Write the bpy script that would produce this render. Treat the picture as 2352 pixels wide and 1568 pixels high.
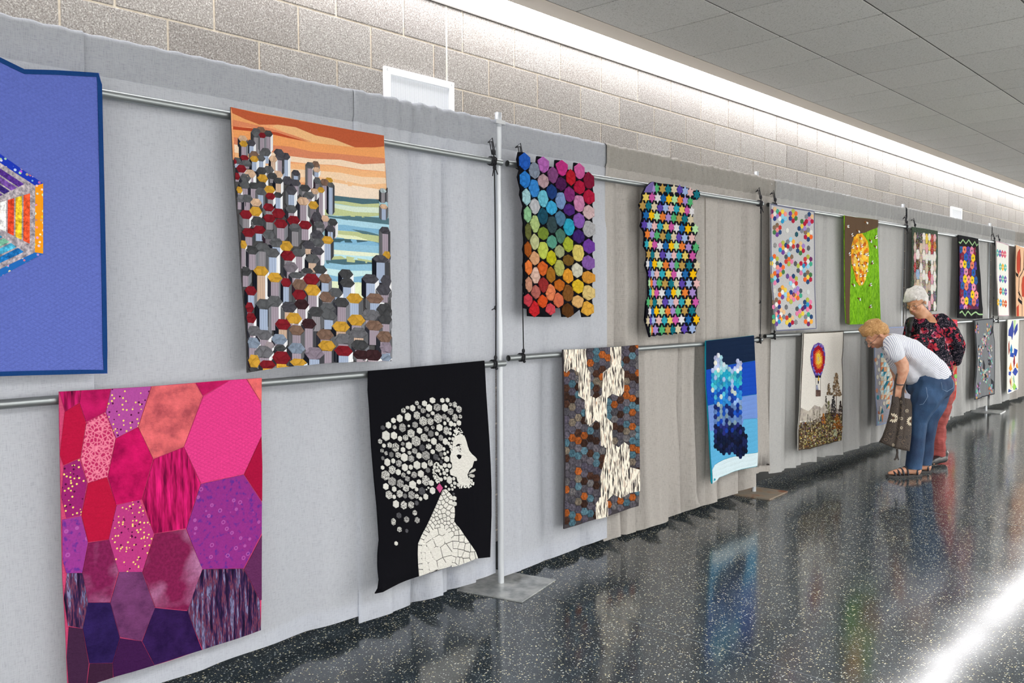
import bpy, bmesh, math, random
from math import sin, cos, pi, sqrt, atan2, floor, hypot
from mathutils import Vector, Matrix
for o in list(bpy.data.objects): bpy.data.objects.remove(o)
S = bpy.context.scene
COL = S.collection
# ---------------------------------------------------------------- camera
YAW, PITCH, ROLL, F = 0.753356, -0.0482326, -0.0055632, 1970.31
EYE = 1.53
_f = Vector((-sin(YAW)*cos(PITCH), cos(YAW)*cos(PITCH), sin(PITCH)))
_r = Vector((cos(YAW), sin(YAW), 0)); _u = _r.cross(_f)
R2 = _r*cos(ROLL)+_u*sin(ROLL); U2 = -_r*sin(ROLL)+_u*cos(ROLL); FW = _f
cam = bpy.data.cameras.new('camera'); camo = bpy.data.objects.new('camera', cam); COL.objects.link(camo)
cam.sensor_width = 36; cam.lens = F/2352*36; cam.clip_start = .05; cam.clip_end = 100
M3 = Matrix((R2, U2, -FW)).transposed()
camo.matrix_world = Matrix.Translation((0, 0, EYE)) @ M3.to_4x4()
S.camera = camo
def ray(px, py):
    return R2*((px-1176)/F) + U2*(-(py-784)/F) + FW
def on_x(px, py, x):
    d = ray(px, py); t = x/d.x; return (d.y*t, EYE+d.z*t)
# ---------------------------------------------------------------- world and lights
S.view_settings.view_transform = 'Standard'; S.view_settings.look = 'None'
S.view_settings.gamma = 1; S.view_settings.use_curve_mapping = False
S.view_settings.exposure = 0.12
W = bpy.data.worlds.new('world'); S.world = W; W.use_nodes = True
W.node_tree.nodes['Background'].inputs[0].default_value = (.8, .86, 1, 1)
W.node_tree.nodes['Background'].inputs[1].default_value = .3
COVE = 11.0      # wall cove strip along the block wall
COVE_FILL = 12.0      # added unseen strip on the opposite side, lights the quilt fronts
PANEL_FILL = 17.0       # added unseen ceiling panels that light the quilt fronts
def area(name, loc, rot, sx, sy, power, col):
    l = bpy.data.lights.new(name, 'AREA'); l.shape = 'RECTANGLE'; l.size = sx; l.size_y = sy; l.energy = power; l.color = col
    o = bpy.data.objects.new(name, l); o.location = loc; o.rotation_euler = rot; COL.objects.link(o); return o
# daylight from the far end, implied by the quilt shadows; near lamp is added fill
area('daylight_far', (.9, 21.8, 1.5), (pi/2, 0, 0), 4.2, 2.6, 560, (.93, .97, 1))
area('fill_near', (.9, -4.0, 1.5), (pi/2, 0, pi), 4.2, 2.6, 270, (.95, .98, 1))
# added unseen fill along the wall opposite the drapes, no windows there
area('fill_side', (3.27, 9, 1.35), (0, -pi/2, 0), 1.7, 25, 860, (.95, .975, 1))

# ---------------------------------------------------------------- helpers
def lin(c):
    return c/12.92 if c <= .04045 else ((c+.055)/1.055)**2.4
def C(h):
    if not isinstance(h, str): return tuple(h)
    h = h.lstrip('#')
    if len(h) == 3: h = ''.join(a+a for a in h)
    return tuple(lin(int(h[i:i+2], 16)/255) for i in (0, 2, 4))
rnd = random.Random(7)
def jit(c, a=.06):
    k = 1+rnd.uniform(-a, a); return tuple(min(1, max(0, v*k)) for v in c)
def empty(name, label=None, cat=None, loc=(0, 0, 0), group=None):
    o = bpy.data.objects.new(name, None); o.location = loc; o.empty_display_size = .1; COL.objects.link(o)
    tag(o, label, cat, group); return o
def tag(o, label=None, cat=None, group=None, kind=None):
    if label: o['label'] = label
    if cat: o['category'] = cat
    if group: o['group'] = group
    if kind: o['kind'] = kind
    return o
def link(name, me, parent=None):
    o = bpy.data.objects.new(name, me); COL.objects.link(o)
    if parent: o.parent = parent
    return o
def mesh(name, vs, fs, mat, parent=None, cols=None, smooth=False, mats=None, midx=None):
    me = bpy.data.meshes.new(name); me.from_pydata([tuple(v) for v in vs], [], fs)
    if mat: me.materials.append(mat)
    if mats:
        for m in mats: me.materials.append(m)
        me.polygons.foreach_set('material_index', midx)
    if cols:
        a = me.attributes.new('Col', 'FLOAT_COLOR', 'FACE')
        fl = []
        for c in cols: fl += [c[0], c[1], c[2], 1]
        a.data.foreach_set('color', fl)
    if smooth: me.polygons.foreach_set('use_smooth', [True]*len(me.polygons))
    me.update()
    return link(name, me, parent)
def box(x0, x1, y0, y1, z0, z1):
    v = [(x, y, z) for x in (x0, x1) for y in (y0, y1) for z in (z0, z1)]
    f = [(0, 1, 3, 2), (4, 6, 7, 5), (0, 4, 5, 1), (2, 3, 7, 6), (0, 2, 6, 4), (1, 5, 7, 3)]
    return v, f
class MB:
    def __init__(s): s.v = []; s.f = []; s.c = []
    def add(s, vs, fs, c=None):
        n = len(s.v); s.v += [tuple(v) for v in vs]; s.f += [tuple(i+n for i in f) for f in fs]
        if c: s.c += [c]*len(fs)
    def box(s, *a, c=None):
        v, f = box(*a); s.add(v, f, c)
    def tube(s, pts, r, n=8, c=None, caps=True):
        pts = [Vector(p) for p in pts]; rs = r if isinstance(r, (list, tuple)) else [r]*len(pts)
        vs = []; fs = []; prev = None
        for i, p in enumerate(pts):
            t = (pts[min(i+1, len(pts)-1)]-pts[max(i-1, 0)]).normalized()
            if prev is None:
                a = t.orthogonal().normalized()
            else:
                a = (prev - t*prev.dot(t)).normalized()
            prev = a; b = t.cross(a)
            for k in range(n):
                w = 2*pi*k/n; vs.append(p+(a*cos(w)+b*sin(w))*rs[i])
        for i in range(len(pts)-1):
            for k in range(n):
                fs.append((i*n+k, i*n+(k+1) % n, (i+1)*n+(k+1) % n, (i+1)*n+k))
        if caps:
            fs.append(tuple(reversed(range(n)))); fs.append(tuple((len(pts)-1)*n+k for k in range(n)))
        s.add(vs, fs, c)
    def ball(s, c, r, col=None, n=8, m=6):
        rx, ry, rz = r if isinstance(r, (list, tuple)) else (r, r, r)
        vs = [(c[0], c[1], c[2]+rz)]; fs = []
        for i in range(1, m):
            for k in range(n):
                th = pi*i/m; ph = 2*pi*k/n
                vs.append((c[0]+rx*sin(th)*cos(ph), c[1]+ry*sin(th)*sin(ph), c[2]+rz*cos(th)))
        vs.append((c[0], c[1], c[2]-rz)); L = len(vs)-1
        for k in range(n): fs.append((0, 1+k, 1+(k+1) % n))
        for i in range(m-2):
            for k in range(n):
                a = 1+i*n+k; b = 1+i*n+(k+1) % n; fs.append((a, a+n, b+n, b))
        for k in range(n): fs.append((L, 1+(m-2)*n+(k+1) % n, 1+(m-2)*n+k))
        s.add(vs, fs, col)
    def build(s, name, mat, parent=None, smooth=False, base=None):
        vs = s.v
        if base is not None: vs = [(v[0]-base[0], v[1]-base[1], v[2]-base[2]) for v in vs]
        return mesh(name, vs, s.f, mat, parent, s.c or None, smooth)
# ---------------------------------------------------------------- node materials
def newmat(name, rough=.6, col=None, metal=0, spec=.5):
    m = bpy.data.materials.new(name); m.use_nodes = True
    b = m.node_tree.nodes['Principled BSDF']
    b.inputs['Roughness'].default_value = rough; b.inputs['Metallic'].default_value = metal
    b.inputs['Specular IOR Level'].default_value = spec
    if col: b.inputs['Base Color'].default_value = (*C(col), 1)
    return m, m.node_tree, b
def N(nt, t, **k):
    n = nt.nodes.new(t)
    for a, v in k.items():
        if hasattr(n, a): setattr(n, a, v)
        else: n.inputs[a.replace('_', ' ')].default_value = v
    return n
def ramp(nt, fac, stops, interp='LINEAR'):
    r = nt.nodes.new('ShaderNodeValToRGB'); r.color_ramp.interpolation = interp
    e = r.color_ramp.elements
    while len(e) < len(stops): e.new(.5)
    for i, (p, c) in enumerate(stops):
        e[i].position = p; c = C(c) if isinstance(c, str) else c
        e[i].color = (*c, 1) if len(c) == 3 else c
    nt.links.new(fac, r.inputs[0]); return r.outputs[0]
def mixc(nt, fac, a, b, blend='MIX'):
    m = nt.nodes.new('ShaderNodeMix'); m.data_type = 'RGBA'; m.blend_type = blend
    for s, v in ((0, fac), (6, a), (7, b)):
        if isinstance(v, (int, float)): m.inputs[s].default_value = v
        elif isinstance(v, tuple): m.inputs[s].default_value = (*v[:3], 1)
        else: nt.links.new(v, m.inputs[s])
    return m.outputs[2]
def bump(nt, b, h, strength=.3, dist=.002):
    n = nt.nodes.new('ShaderNodeBump'); n.inputs['Strength'].default_value = strength; n.inputs['Distance'].default_value = dist
    nt.links.new(h, n.inputs['Height']); nt.links.new(n.outputs[0], b.inputs['Normal']); return n
def objco(nt, scale=(1, 1, 1), rot=(0, 0, 0), geo=True):
    if geo: src = nt.nodes.new('ShaderNodeNewGeometry').outputs['Position']
    else: src = nt.nodes.new('ShaderNodeTexCoord').outputs['Object']
    m = nt.nodes.new('ShaderNodeMapping'); m.inputs['Scale'].default_value = scale; m.inputs['Rotation'].default_value = rot
    nt.links.new(src, m.inputs[0]); return m.outputs[0]
def noise(nt, co, scale, detail=3, rough=.5, dist=0):
    n = nt.nodes.new('ShaderNodeTexNoise'); n.inputs['Scale'].default_value = scale; n.inputs['Detail'].default_value = detail
    n.inputs['Roughness'].default_value = rough; n.inputs['Distortion'].default_value = dist
    nt.links.new(co, n.inputs['Vector']); return n.outputs['Fac']
def voro(nt, co, scale, feature='F1', out='Distance', rnd_=1):
    n = nt.nodes.new('ShaderNodeTexVoronoi'); n.feature = feature; n.inputs['Scale'].default_value = scale
    n.inputs['Randomness'].default_value = rnd_
    nt.links.new(co, n.inputs['Vector']); return n.outputs[out]
def wave(nt, co, scale, direction='X', dist=0, dscale=1, prof='SIN'):
    n = nt.nodes.new('ShaderNodeTexWave'); n.bands_direction = direction; n.inputs['Scale'].default_value = scale
    n.inputs['Distortion'].default_value = dist; n.inputs['Detail Scale'].default_value = dscale; n.wave_profile = prof
    nt.links.new(co, n.inputs['Vector']); return n.outputs['Fac']
def math_(nt, op, a, b=0.0, c=None):
    n = nt.nodes.new('ShaderNodeMath'); n.operation = op
    for i, v in enumerate((a, b) if c is None else (a, b, c)):
        if isinstance(v, (int, float)): n.inputs[i].default_value = v
        else: nt.links.new(v, n.inputs[i])
    return n.outputs[0]
MET, _, _ = newmat('brushed_aluminium', .32, '#c9cbcf', .85)
WHITEMET, _, _ = newmat('white_enamel', .45, '#eceef2')
BLACKCORD, _, _ = newmat('black_cord', .8, '#15151c')
DARK, _, _ = newmat('dark_void', .9, '#202020')
# ================================================================ ROOM
XW = -3.38; XD = -3.17; H = EYE+1.585; YA, YB, XR = -4.2, 22.0, 3.3
def m_floor():
    m, nt, b = newmat('terrazzo', .1)
    co = objco(nt, (1, 1, 1))
    base = ramp(nt, noise(nt, co, 9, 4), [(.3, '#262d33'), (.7, '#38424a')])
    v1 = voro(nt, co, 112); v1c = voro(nt, co, 112, out='Color')
    sp = N(nt, 'ShaderNodeSeparateColor'); nt.links.new(v1c, sp.inputs[0])
    pick = math_(nt, 'GREATER_THAN', sp.outputs[0], .62)
    near = math_(nt, 'LESS_THAN', v1, math_(nt, 'MULTIPLY_ADD', sp.outputs[1], .30, .16))
    chip = math_(nt, 'MULTIPLY', pick, near)
    chipc = ramp(nt, sp.outputs[2], [(0, '#ded7b6'), (.45, '#cdbd86'), (.7, '#d9dcd8'), (1, '#a3a89c')])
    v2 = voro(nt, co, 230); v2c = voro(nt, co, 230, out='Color')
    sp2 = N(nt, 'ShaderNodeSeparateColor'); nt.links.new(v2c, sp2.inputs[0])
    fine = math_(nt, 'MULTIPLY', math_(nt, 'GREATER_THAN', sp2.outputs[0], .84), math_(nt, 'LESS_THAN', v2, .35))
    c1 = mixc(nt, fine, base, C('#8f958e')); c2 = mixc(nt, chip, c1, chipc)
    nt.links.new(c2, b.inputs['Base Color'])
    b.inputs['Specular IOR Level'].default_value = .78
    rr = ramp(nt, noise(nt, co, 1.3, 3), [(.3, (.10,)*3), (.7, (.16,)*3)]); nt.links.new(rr, b.inputs['Roughness'])
    bump(nt, b, noise(nt, co, 2.2, 1), .12, .01)
    return m
def m_block():
    m, nt, b = newmat('ground_face_block', .85)
    co = objco(nt)
    oi = nt.nodes.new('ShaderNodeObjectInfo')
    n1 = noise(nt, co, 160, 3, .7)
    c = ramp(nt, n1, [(.30, '#55514f'), (.42, '#8b8683'), (.55, '#9b9794'), (.68, '#cfccca')])
    v = voro(nt, co, 170); vc = voro(nt, co, 170, out='Color')
    sp = N(nt, 'ShaderNodeSeparateColor'); nt.links.new(vc, sp.inputs[0])
    k = math_(nt, 'MULTIPLY', math_(nt, 'GREATER_THAN', sp.outputs[0], .7), math_(nt, 'LESS_THAN', v, .4))
    c = mixc(nt, k, c, ramp(nt, sp.outputs[1], [(0, '#57524f'), (.4, '#a08f80'), (.6, '#f2efe9'), (1, '#d8cfc6')]))
    tint = ramp(nt, oi.outputs['Random'], [(0, (.80, .79, .79)), (.5, (.93, .91, .89)), (1, (1, 1, 1))])
    nt.links.new(mixc(nt, 1.0, c, tint, 'MULTIPLY'), b.inputs['Base Color'])
    bump(nt, b, n1, .35, .002); return m
def m_mortar():
    m, nt, b = newmat('mortar', .9); co = objco(nt)
    nt.links.new(ramp(nt, noise(nt, co, 60), [(.3, '#cfc3b2'), (.7, '#e6dccd')]), b.inputs['Base Color']); return m
def m_tile():
    m, nt, b = newmat('ceiling_tile', .95); co = objco(nt)
    n1 = noise(nt, co, 130, 2, .6)
    c = ramp(nt, n1, [(.28, '#8b8c86'), (.40, '#c1c1be'), (.6, '#cbcbc8')])
    oi = nt.nodes.new('ShaderNodeObjectInfo')
    tint = ramp(nt, oi.outputs['Random'], [(0, (.93, .93, .93)), (1, (1, 1, 1))])
    nt.links.new(mixc(nt, 1.0, c, tint, 'MULTIPLY'), b.inputs['Base Color']); bump(nt, b, n1, .3, .001); return m
FLOOR = m_floor(); BLOCK = m_block(); MORT = m_mortar(); TILE = m_tile()
PAINT, _, _ = newmat('painted_trim', .6, '#cfc6bb')
WALLP, _, _ = newmat('painted_wall', .8, '#b9b6b0')
SPL, _, _ = newmat('zinc_strip', .35, '#6d7478', .4)
def struct(o): o['kind'] = 'structure'; return o
def quad(name, pts, mat): return struct(mesh(name, pts, [(0, 1, 2, 3)], mat))
mb = MB(); mb.box(XW-.25, XR+.2, YA-.2, YB+.2, -.12, 0); fl = struct(mb.build('floor', FLOOR))
def zinc(x0, x1, y0, y1):
    m = MB(); m.box(x0, x1, y0, y1, -.002, .0006); m.build('divider_strip', SPL, fl)
def fl_at(px, py):
    d = ray(px, py); t = -EYE/d.z; return (d.x*t, d.y*t)
yj1 = fl_at(1760, 1521)[1]; yj2 = fl_at(2310, 1203)[1]
for yj in (yj1, yj2, 2*yj2-yj1):
    zinc(XW, XR, yj-.002, yj+.002)
# ---- left wall of concrete block
mb = MB(); mb.box(XW-.2, XW-.006, YA, YB, 0, 3.3); wl = struct(mb.build('wall_left', MORT))
rows = [(2.861, 3.078, 3.232), (2.661, 2.853, 3.432), (2.457, 2.653, 3.232), (2.258, 2.449, 3.432)]
CJ = 3.115
bcache = {}
for (z0, z1, ph) in rows:
    k = -7
    while ph+.4064*k < 18.5:
        a = ph+.4064*k+.005; b_ = ph+.4064*(k+1)-.005; k += 1
        spans = [(a, b_)]
        if a < CJ < b_: spans = [(a, CJ-.006), (CJ+.006, b_)]
        for (p, q) in spans:
            if q-p < .02: continue
            key = (round(q-p, 3), round(z1-z0, 3))
            if key not in bcache:
                w_, h_ = (q-p)/2, (z1-z0)/2; e = .003
                vs = [(-.04, -w_, -h_), (-.04, w_, -h_), (-.04, w_, h_), (-.04, -w_, h_),
                      (-e, -w_, -h_), (-e, w_, -h_), (-e, w_, h_), (-e, -w_, h_),
                      (0, -w_+e, -h_+e), (0, w_-e, -h_+e), (0, w_-e, h_-e), (0, -w_+e, h_-e)]
                fs = [(8, 9, 10, 11)]
                for i in range(4):
                    j = (i+1) % 4; fs += [(4+i, 4+j, 8+j, 8+i), (i, j, 4+j, 4+i)]
                me = bpy.data.meshes.new('concrete_block'); me.from_pydata(vs, [], fs); me.materials.append(BLOCK); bcache[key] = me
            o = link('concrete_block', bcache[key], wl); o.location = (XW, (p+q)/2, (z0+z1)/2)
mb = MB(); mb.box(XW-.03, XW-.002, CJ-.006, CJ+.006, 2.2, 3.078)
CAULK, _, _ = newmat('caulk', .7, '#d5d0c8'); mb.build('control_joint', CAULK, wl)
# lower courses, hidden behind the drapes: one joined piece
mb = MB()
for r in range(11):
    z1 = 2.249-.2035*r; z0 = z1-.192; ph = (3.232, 3.432)[r % 2]; k = -18
    while ph+.4064*k < 21.5:
        a = max(YA, ph+.4064*k+.005); mb.box(XW-.04, XW, a, ph+.4064*(k+1)-.005, max(z0, .01), z1); k += 1
o = mb.build('concrete_block_courses', BLOCK, wl); o['kind'] = 'stuff'
mb = MB()
for (z0, z1, ph) in rows:
    for k in list(range(-18, -7)):
        mb.box(XW-.04, XW, ph+.4064*k+.005, ph+.4064*(k+1)-.005, z0, z1)
    k = 0
    while ph+.4064*k < 21.5:
        if ph+.4064*k >= 18.5: mb.box(XW-.04, XW, ph+.4064*k+.005, ph+.4064*(k+1)-.005, z0, z1)
        k += 1
o = mb.build('concrete_block_ends', BLOCK, wl); o['kind'] = 'stuff'
# other walls
def wallbox(name, a):
    m = MB(); m.box(*a); return struct(m.build(name, WALLP))
wallbox('wall_right', (XR, XR+.15, YA, YB, 0, 3.3)); wallbox('wall_back', (XW, XR, YA-.15, YA, 0, 3.3)); wallbox('wall_far', (XW, XR, YB, YB+.15, 0, 3.3))
BASE_, _, _ = newmat('black_rubber_base', .5, '#1b1c1e')
m = MB(); m.box(XW-.01, XW+.006, YA, YB, 0, .155); struct(m.build('baseboard_left', BASE_))
# ---- ceiling
XT = -3.03
mb = MB(); mb.box(XW-.2, XR+.15, YA-.15, YB+.15, H+.055, H+.2)
DARKC, _, _ = newmat('ceiling_void', .9, '#30302e'); ce = struct(mb.build('ceiling', DARKC))
def tile_mesh():
    n = 4; w = .61/2-.0065; vs = []; fs = []
    for j in range(n+1):
        for i in range(n+1):
            x = -w+2*w*i/n; y = -w+2*w*j/n
            vs.append((x, y, -.006*(cos(x/w*pi/2))*(.6+.4*cos(y/w*pi/2))*(1 if abs(x) < w-.001 else 0)))
    for j in range(n):
        for i in range(n):
            a = j*(n+1)+i; fs.append((a, a+n+1, a+n+2, a+1))
    ring = [j for j in range(n+1)]+[j*(n+1)+n for j in range(1, n+1)]+[n*(n+1)+j for j in range(n-1, -1, -1)]+[j*(n+1) for j in range(n-1, 0, -1)]
    L = len(vs)
    for r_ in ring: vs.append((vs[r_][0], vs[r_][1], .02))
    for q in range(len(ring)):
        q2 = (q+1) % len(ring); fs.append((ring[q], ring[q2], L+q2, L+q))
    return vs, fs
tv, tf = tile_mesh()
tme = bpy.data.meshes.new('ceiling_tile'); tme.from_pydata(tv, [], tf); tme.materials.append(TILE)
rest = MB()
Y0 = 4.98-.61*16
for i in range(11):
    cx = XT+.305+.61*i
    if cx > XR: break
    for j in range(45):
        cy = Y0+.305+.61*j
        if cy > YB or cy < YA: continue
        # openings for the added light panels off to the right
        if i in (6, 7) and (j % 5 in (1, 2)): continue
        vis = (-.2 < cx+.0 and False) or (cy > 1.2 and cy < 20.5 and i <= 5 and cy > -cx*.9)
        if vis:
            o = link('ceiling_tile', tme, ce); o.location = (cx, cy, H)
        else:
            rest.add([(v[0]+cx, v[1]+cy, v[2]+H) for v in tv], tf)
o = rest.build('ceiling_tile_field', TILE, ce); o['kind'] = 'stuff'
# tee bars in the main joints
TEE, _, _ = newmat('tee_bar', .6, '#4c4c4a')
for i in range(12):
    x = XT+.61*i
    if x > XR: break
    m = MB(); m.box(x-.012, x+.012, YA, YB, H+.004, H+.03); m.build('tee_bar', TEE, ce)
for j in range(-5, 15):
    y = 4.98+1.22*j
    if YA < y < YB: m = MB(); m.box(XT, XR, y-.011, y+.011, H+.0035, H+.03); m.build('cross_tee', TEE, ce)
# unseen light panels, added to brighten the quilts
def emis(name, s, col):
    m = bpy.data.materials.new(name); m.use_nodes = True; nt = m.node_tree; nt.nodes.remove(nt.nodes['Principled BSDF'])
    e = nt.nodes.new('ShaderNodeEmission'); e.inputs[0].default_value = (*col, 1); e.inputs[1].default_value = s
    nt.links.new(e.outputs[0], nt.nodes['Material Output'].inputs[0]); return m
EM1 = emis('cove_lens', COVE, (1, .985, .985)); EM2 = emis('cove_lens_added', COVE_FILL, (1, .985, .97)); EM3 = emis('fill_panel_lens', PANEL_FILL, (1, .985, .97))
for j in range(45):
    cy = Y0+.305+.61*j
    if j % 5 == 1 and YA < cy < YB-.7:
        t = struct(empty('trim_1', None, None, (XT+.61*7, cy+.305, H)))
        m = MB(); m.box(-.6, .6, -.6, .6, .01, .03); m.build('lens', EM3, t)
        m = MB()
        for a in ((-.61, .61, -.61, -.59), (-.61, .61, .59, .61), (-.61, -.59, -.59, .59), (.59, .61, -.59, .59)): m.box(*a, -.004, .035)
        m.build('frame', WHITEMET, t)
# ---- cove strips: sloping lens between wall and ceiling border, painted border
def cove(side, mat, name):
    s = 1 if side < 0 else -1; xw = XW if side < 0 else XR
    t = struct(empty(name, None, None, (xw, 8, 3.1)))
    xl = .205
    v = [(s*.006, YA-8, -.022), (s*xl, YA-8, .018), (s*xl, YB-8, .018), (s*.006, YB-8, -.022)]
    v += [(a, b, c+.02) for a, b, c in v]
    mesh('lens', v, [(0, 1, 2, 3), (4, 7, 6, 5), (0, 4, 5, 1), (1, 5, 6, 2), (2, 6, 7, 3), (3, 7, 4, 0)], mat, t)
    m = MB()
    m.box(*sorted((s*xl, s*.345)), YA-8, YB-8, .0145, .04); m.build('border', PAINT, t)
    m = MB(); m.box(*sorted((s*0, s*.012)), YA-8, YB-8, -.028, -.020); m.build('dark_edge', newmat('dark_strip', .6, '#5b5855')[0], t)  # dark strip along the top edge of the wall
    return t
cove(-1, EM1, 'trim_2'); cove(1, EM2, 'trim_3')  # second strip is unseen, added for light on the quilts
# ---- wall grilles
def grille(px0, px1, pyt, label):
    y0, z1 = on_x(px0, pyt[0], XW+.01); y1, z1b = on_x(px1, pyt[1], XW+.01)
    zt = (z1+z1b)/2; w = y1-y0; hh = .42
    g = empty('wall_grille', label, 'vent', (XW, (y0+y1)/2, zt-hh/2), 'grilles on the block wall')
    m = MB(); b = .035
    for a in ((-w/2, w/2, hh/2-b, hh/2), (-w/2, w/2, -hh/2, -hh/2+b), (-w/2, -w/2+b, -hh/2+b, hh/2-b), (w/2-b, w/2, -hh/2+b, hh/2-b)):
        m.box(.0, .018, a[0], a[1], a[2], a[3])
    m.build('frame', WHITEMET, g)
    mm, nt, bb = newmat('perforated_sheet', .5, '#e4e7ee'); co = objco(nt)
    d = voro(nt, co, 150, rnd_=0)
    nt.links.new(ramp(nt, d, [(.25, '#8f95a3'), (.42, '#e6e9f0')]), bb.inputs['Base Color'])
    m = MB(); m.box(.002, .008, -w/2+b, w/2-b, -hh/2+b, hh/2-b); m.build('perforated_panel', mm, g)
    for sy in (-1, 1):
        for sz in (-1, 1):
            m = MB(); m.ball((.019, sy*(w/2-.016), sz*(hh/2-.016)), (.003, .006, .006), n=6, m=4); m.build('screw', MET, g)
grille(882, 1041, (155, 187), 'white perforated metal grille on the block wall above the drapes, the near larger one')
grille(2184, 2209, (473, 480), 'small far white grille on the block wall near the right end of the drapes')
# ================================================================ PIPE AND DRAPE
poles = [(.18, 0), (3.287, 0), (6.205, 0), (9.44, 0), (12.72, 0), (16.1, 0)]
ZT = 2.475
pole_lab = [None, 'nearest visible white upright pole between the first and second drape bays', 'upright pole beside the grey hexagon flower quilt, with a rusty base plate',
            'upright pole in the drape gap left of the green bordered quilt', 'far upright pole behind the white quilt with small flowers', None]
RUST, nt, b = newmat('rusty_steel', .6); co = objco(nt)
nt.links.new(ramp(nt, noise(nt, co, 7, 4, .6), [(.42, '#7d766b'), (.55, '#8c7a68'), (.68, '#7a4526')]), b.inputs['Base Color'])
GREYPL, nt, b = newmat('grey_steel_plate', .35, metal=.3); co = objco(nt)
nt.links.new(ramp(nt, noise(nt, co, 12, 4, .6), [(.35, '#8a8d8e'), (.6, '#b9bbba'), (.75, '#c9c8c3')]), b.inputs['Base Color'])
POLEM, _, _ = newmat('pole_paint', .4, '#c5c9cf', .3)
for i, (y, _) in enumerate(poles):
    p = empty('upright_pole', pole_lab[i] or ('upright pole outside the left edge of the picture' if i == 0 else 'last upright pole beyond the right edge of the picture'), 'pole', (XD-(.004 if i == 1 else .036), y, 0), 'upright poles of the drape frame')
    m = MB(); m.tube([(0, 0, .004), (0, 0, 2.44)], .0165, 12, caps=False); m.tube([(0, 0, 2.44), (0, 0, 2.515)], .018, 12); m.build('tube', POLEM, p, True)
    m = MB(); m.box(-.02, .02, -.035, .035, 2.455, 2.475); m.build('bracket', MET, p)
    ang = .25 if i == 1 else .06
    pl = MB(); h_ = .195 if i == 1 else .175
    dx = .045 if i == 1 else .03
    vs, fs = box(-h_, h_, -h_, h_, 0, .006 if i == 1 else .010)
    vs = [(x*cos(ang)-yy*sin(ang)+dx, x*sin(ang)+yy*cos(ang), z) for x, yy, z in vs]; pl.add(vs, fs)
    pl.build('base_plate', RUST if i == 2 else GREYPL, p)
# ---- drapes
def m_drape(name, c1, c2, tr=.45):
    m = bpy.data.materials.new(name); m.use_nodes = True; nt = m.node_tree; b = nt.nodes['Principled BSDF']
    b.inputs['Roughness'].default_value = .95; b.inputs['Specular IOR Level'].default_value = .15
    co = objco(nt, (1, 1, 1))
    # linen: fine slubby horizontal and vertical threads
    ch = objco(nt, (1, 40, 700)); cv = objco(nt, (1, 700, 30))
    nh = noise(nt, ch, 1, 2); nv = noise(nt, cv, 1, 2)
    s = math_(nt, 'ADD', nh, nv)
    col = ramp(nt, s, [(.75, c2), (1.25, c1)])
    nt.links.new(col, b.inputs['Base Color'])
    t = nt.nodes.new('ShaderNodeBsdfTranslucent'); nt.links.new(col, t.inputs[0])
    mx = nt.nodes.new('ShaderNodeMixShader'); mx.inputs[0].default_value = tr
    nt.links.new(b.outputs[0], mx.inputs[1]); nt.links.new(t.outputs[0], mx.inputs[2])
    nt.links.new(mx.outputs[0], nt.nodes['Material Output'].inputs[0])
    bp = nt.nodes.new('ShaderNodeBump'); bp.inputs['Strength'].default_value = .25; bp.inputs['Distance'].default_value = .001
    nt.links.new(s, bp.inputs['Height']); nt.links.new(bp.outputs[0], b.inputs['Normal'])
    return m
DW = m_drape('cool_white_linen', '#dfe3ec', '#c9cdd8'); DB = m_drape('beige_linen', '#cfcac5', '#b3aea9', .4); DG = m_drape('grey_white_linen', '#d5d5d4', '#c0c0c1', .42)
POCKBACK, _, _ = newmat('pocket_backing', .9, '#8f9196')  # opaque grey back layer of the pocket, added to stop the backlight
def part_(name, vs, fs, mat, p):
    used = sorted({i for f in fs for i in f}); mp = {a: i for i, a in enumerate(used)}
    return mesh(name, [vs[i] for i in used], [tuple(mp[i] for i in f) for f in fs], mat, p, smooth=True)
POCK = {m.name: q for m, q in ((DW, m_drape('cool_white_double_shaded', '#a4a7ae', '#8d9098', .1)), (DB, m_drape('beige_double_shaded', '#9c9893', '#84807b', .1)), (DG, m_drape('grey_double_shaded', '#a5a5a5', '#8f8f90', .1)))}  # header cloth darkened to stand for backlight lost through its double layer
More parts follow.
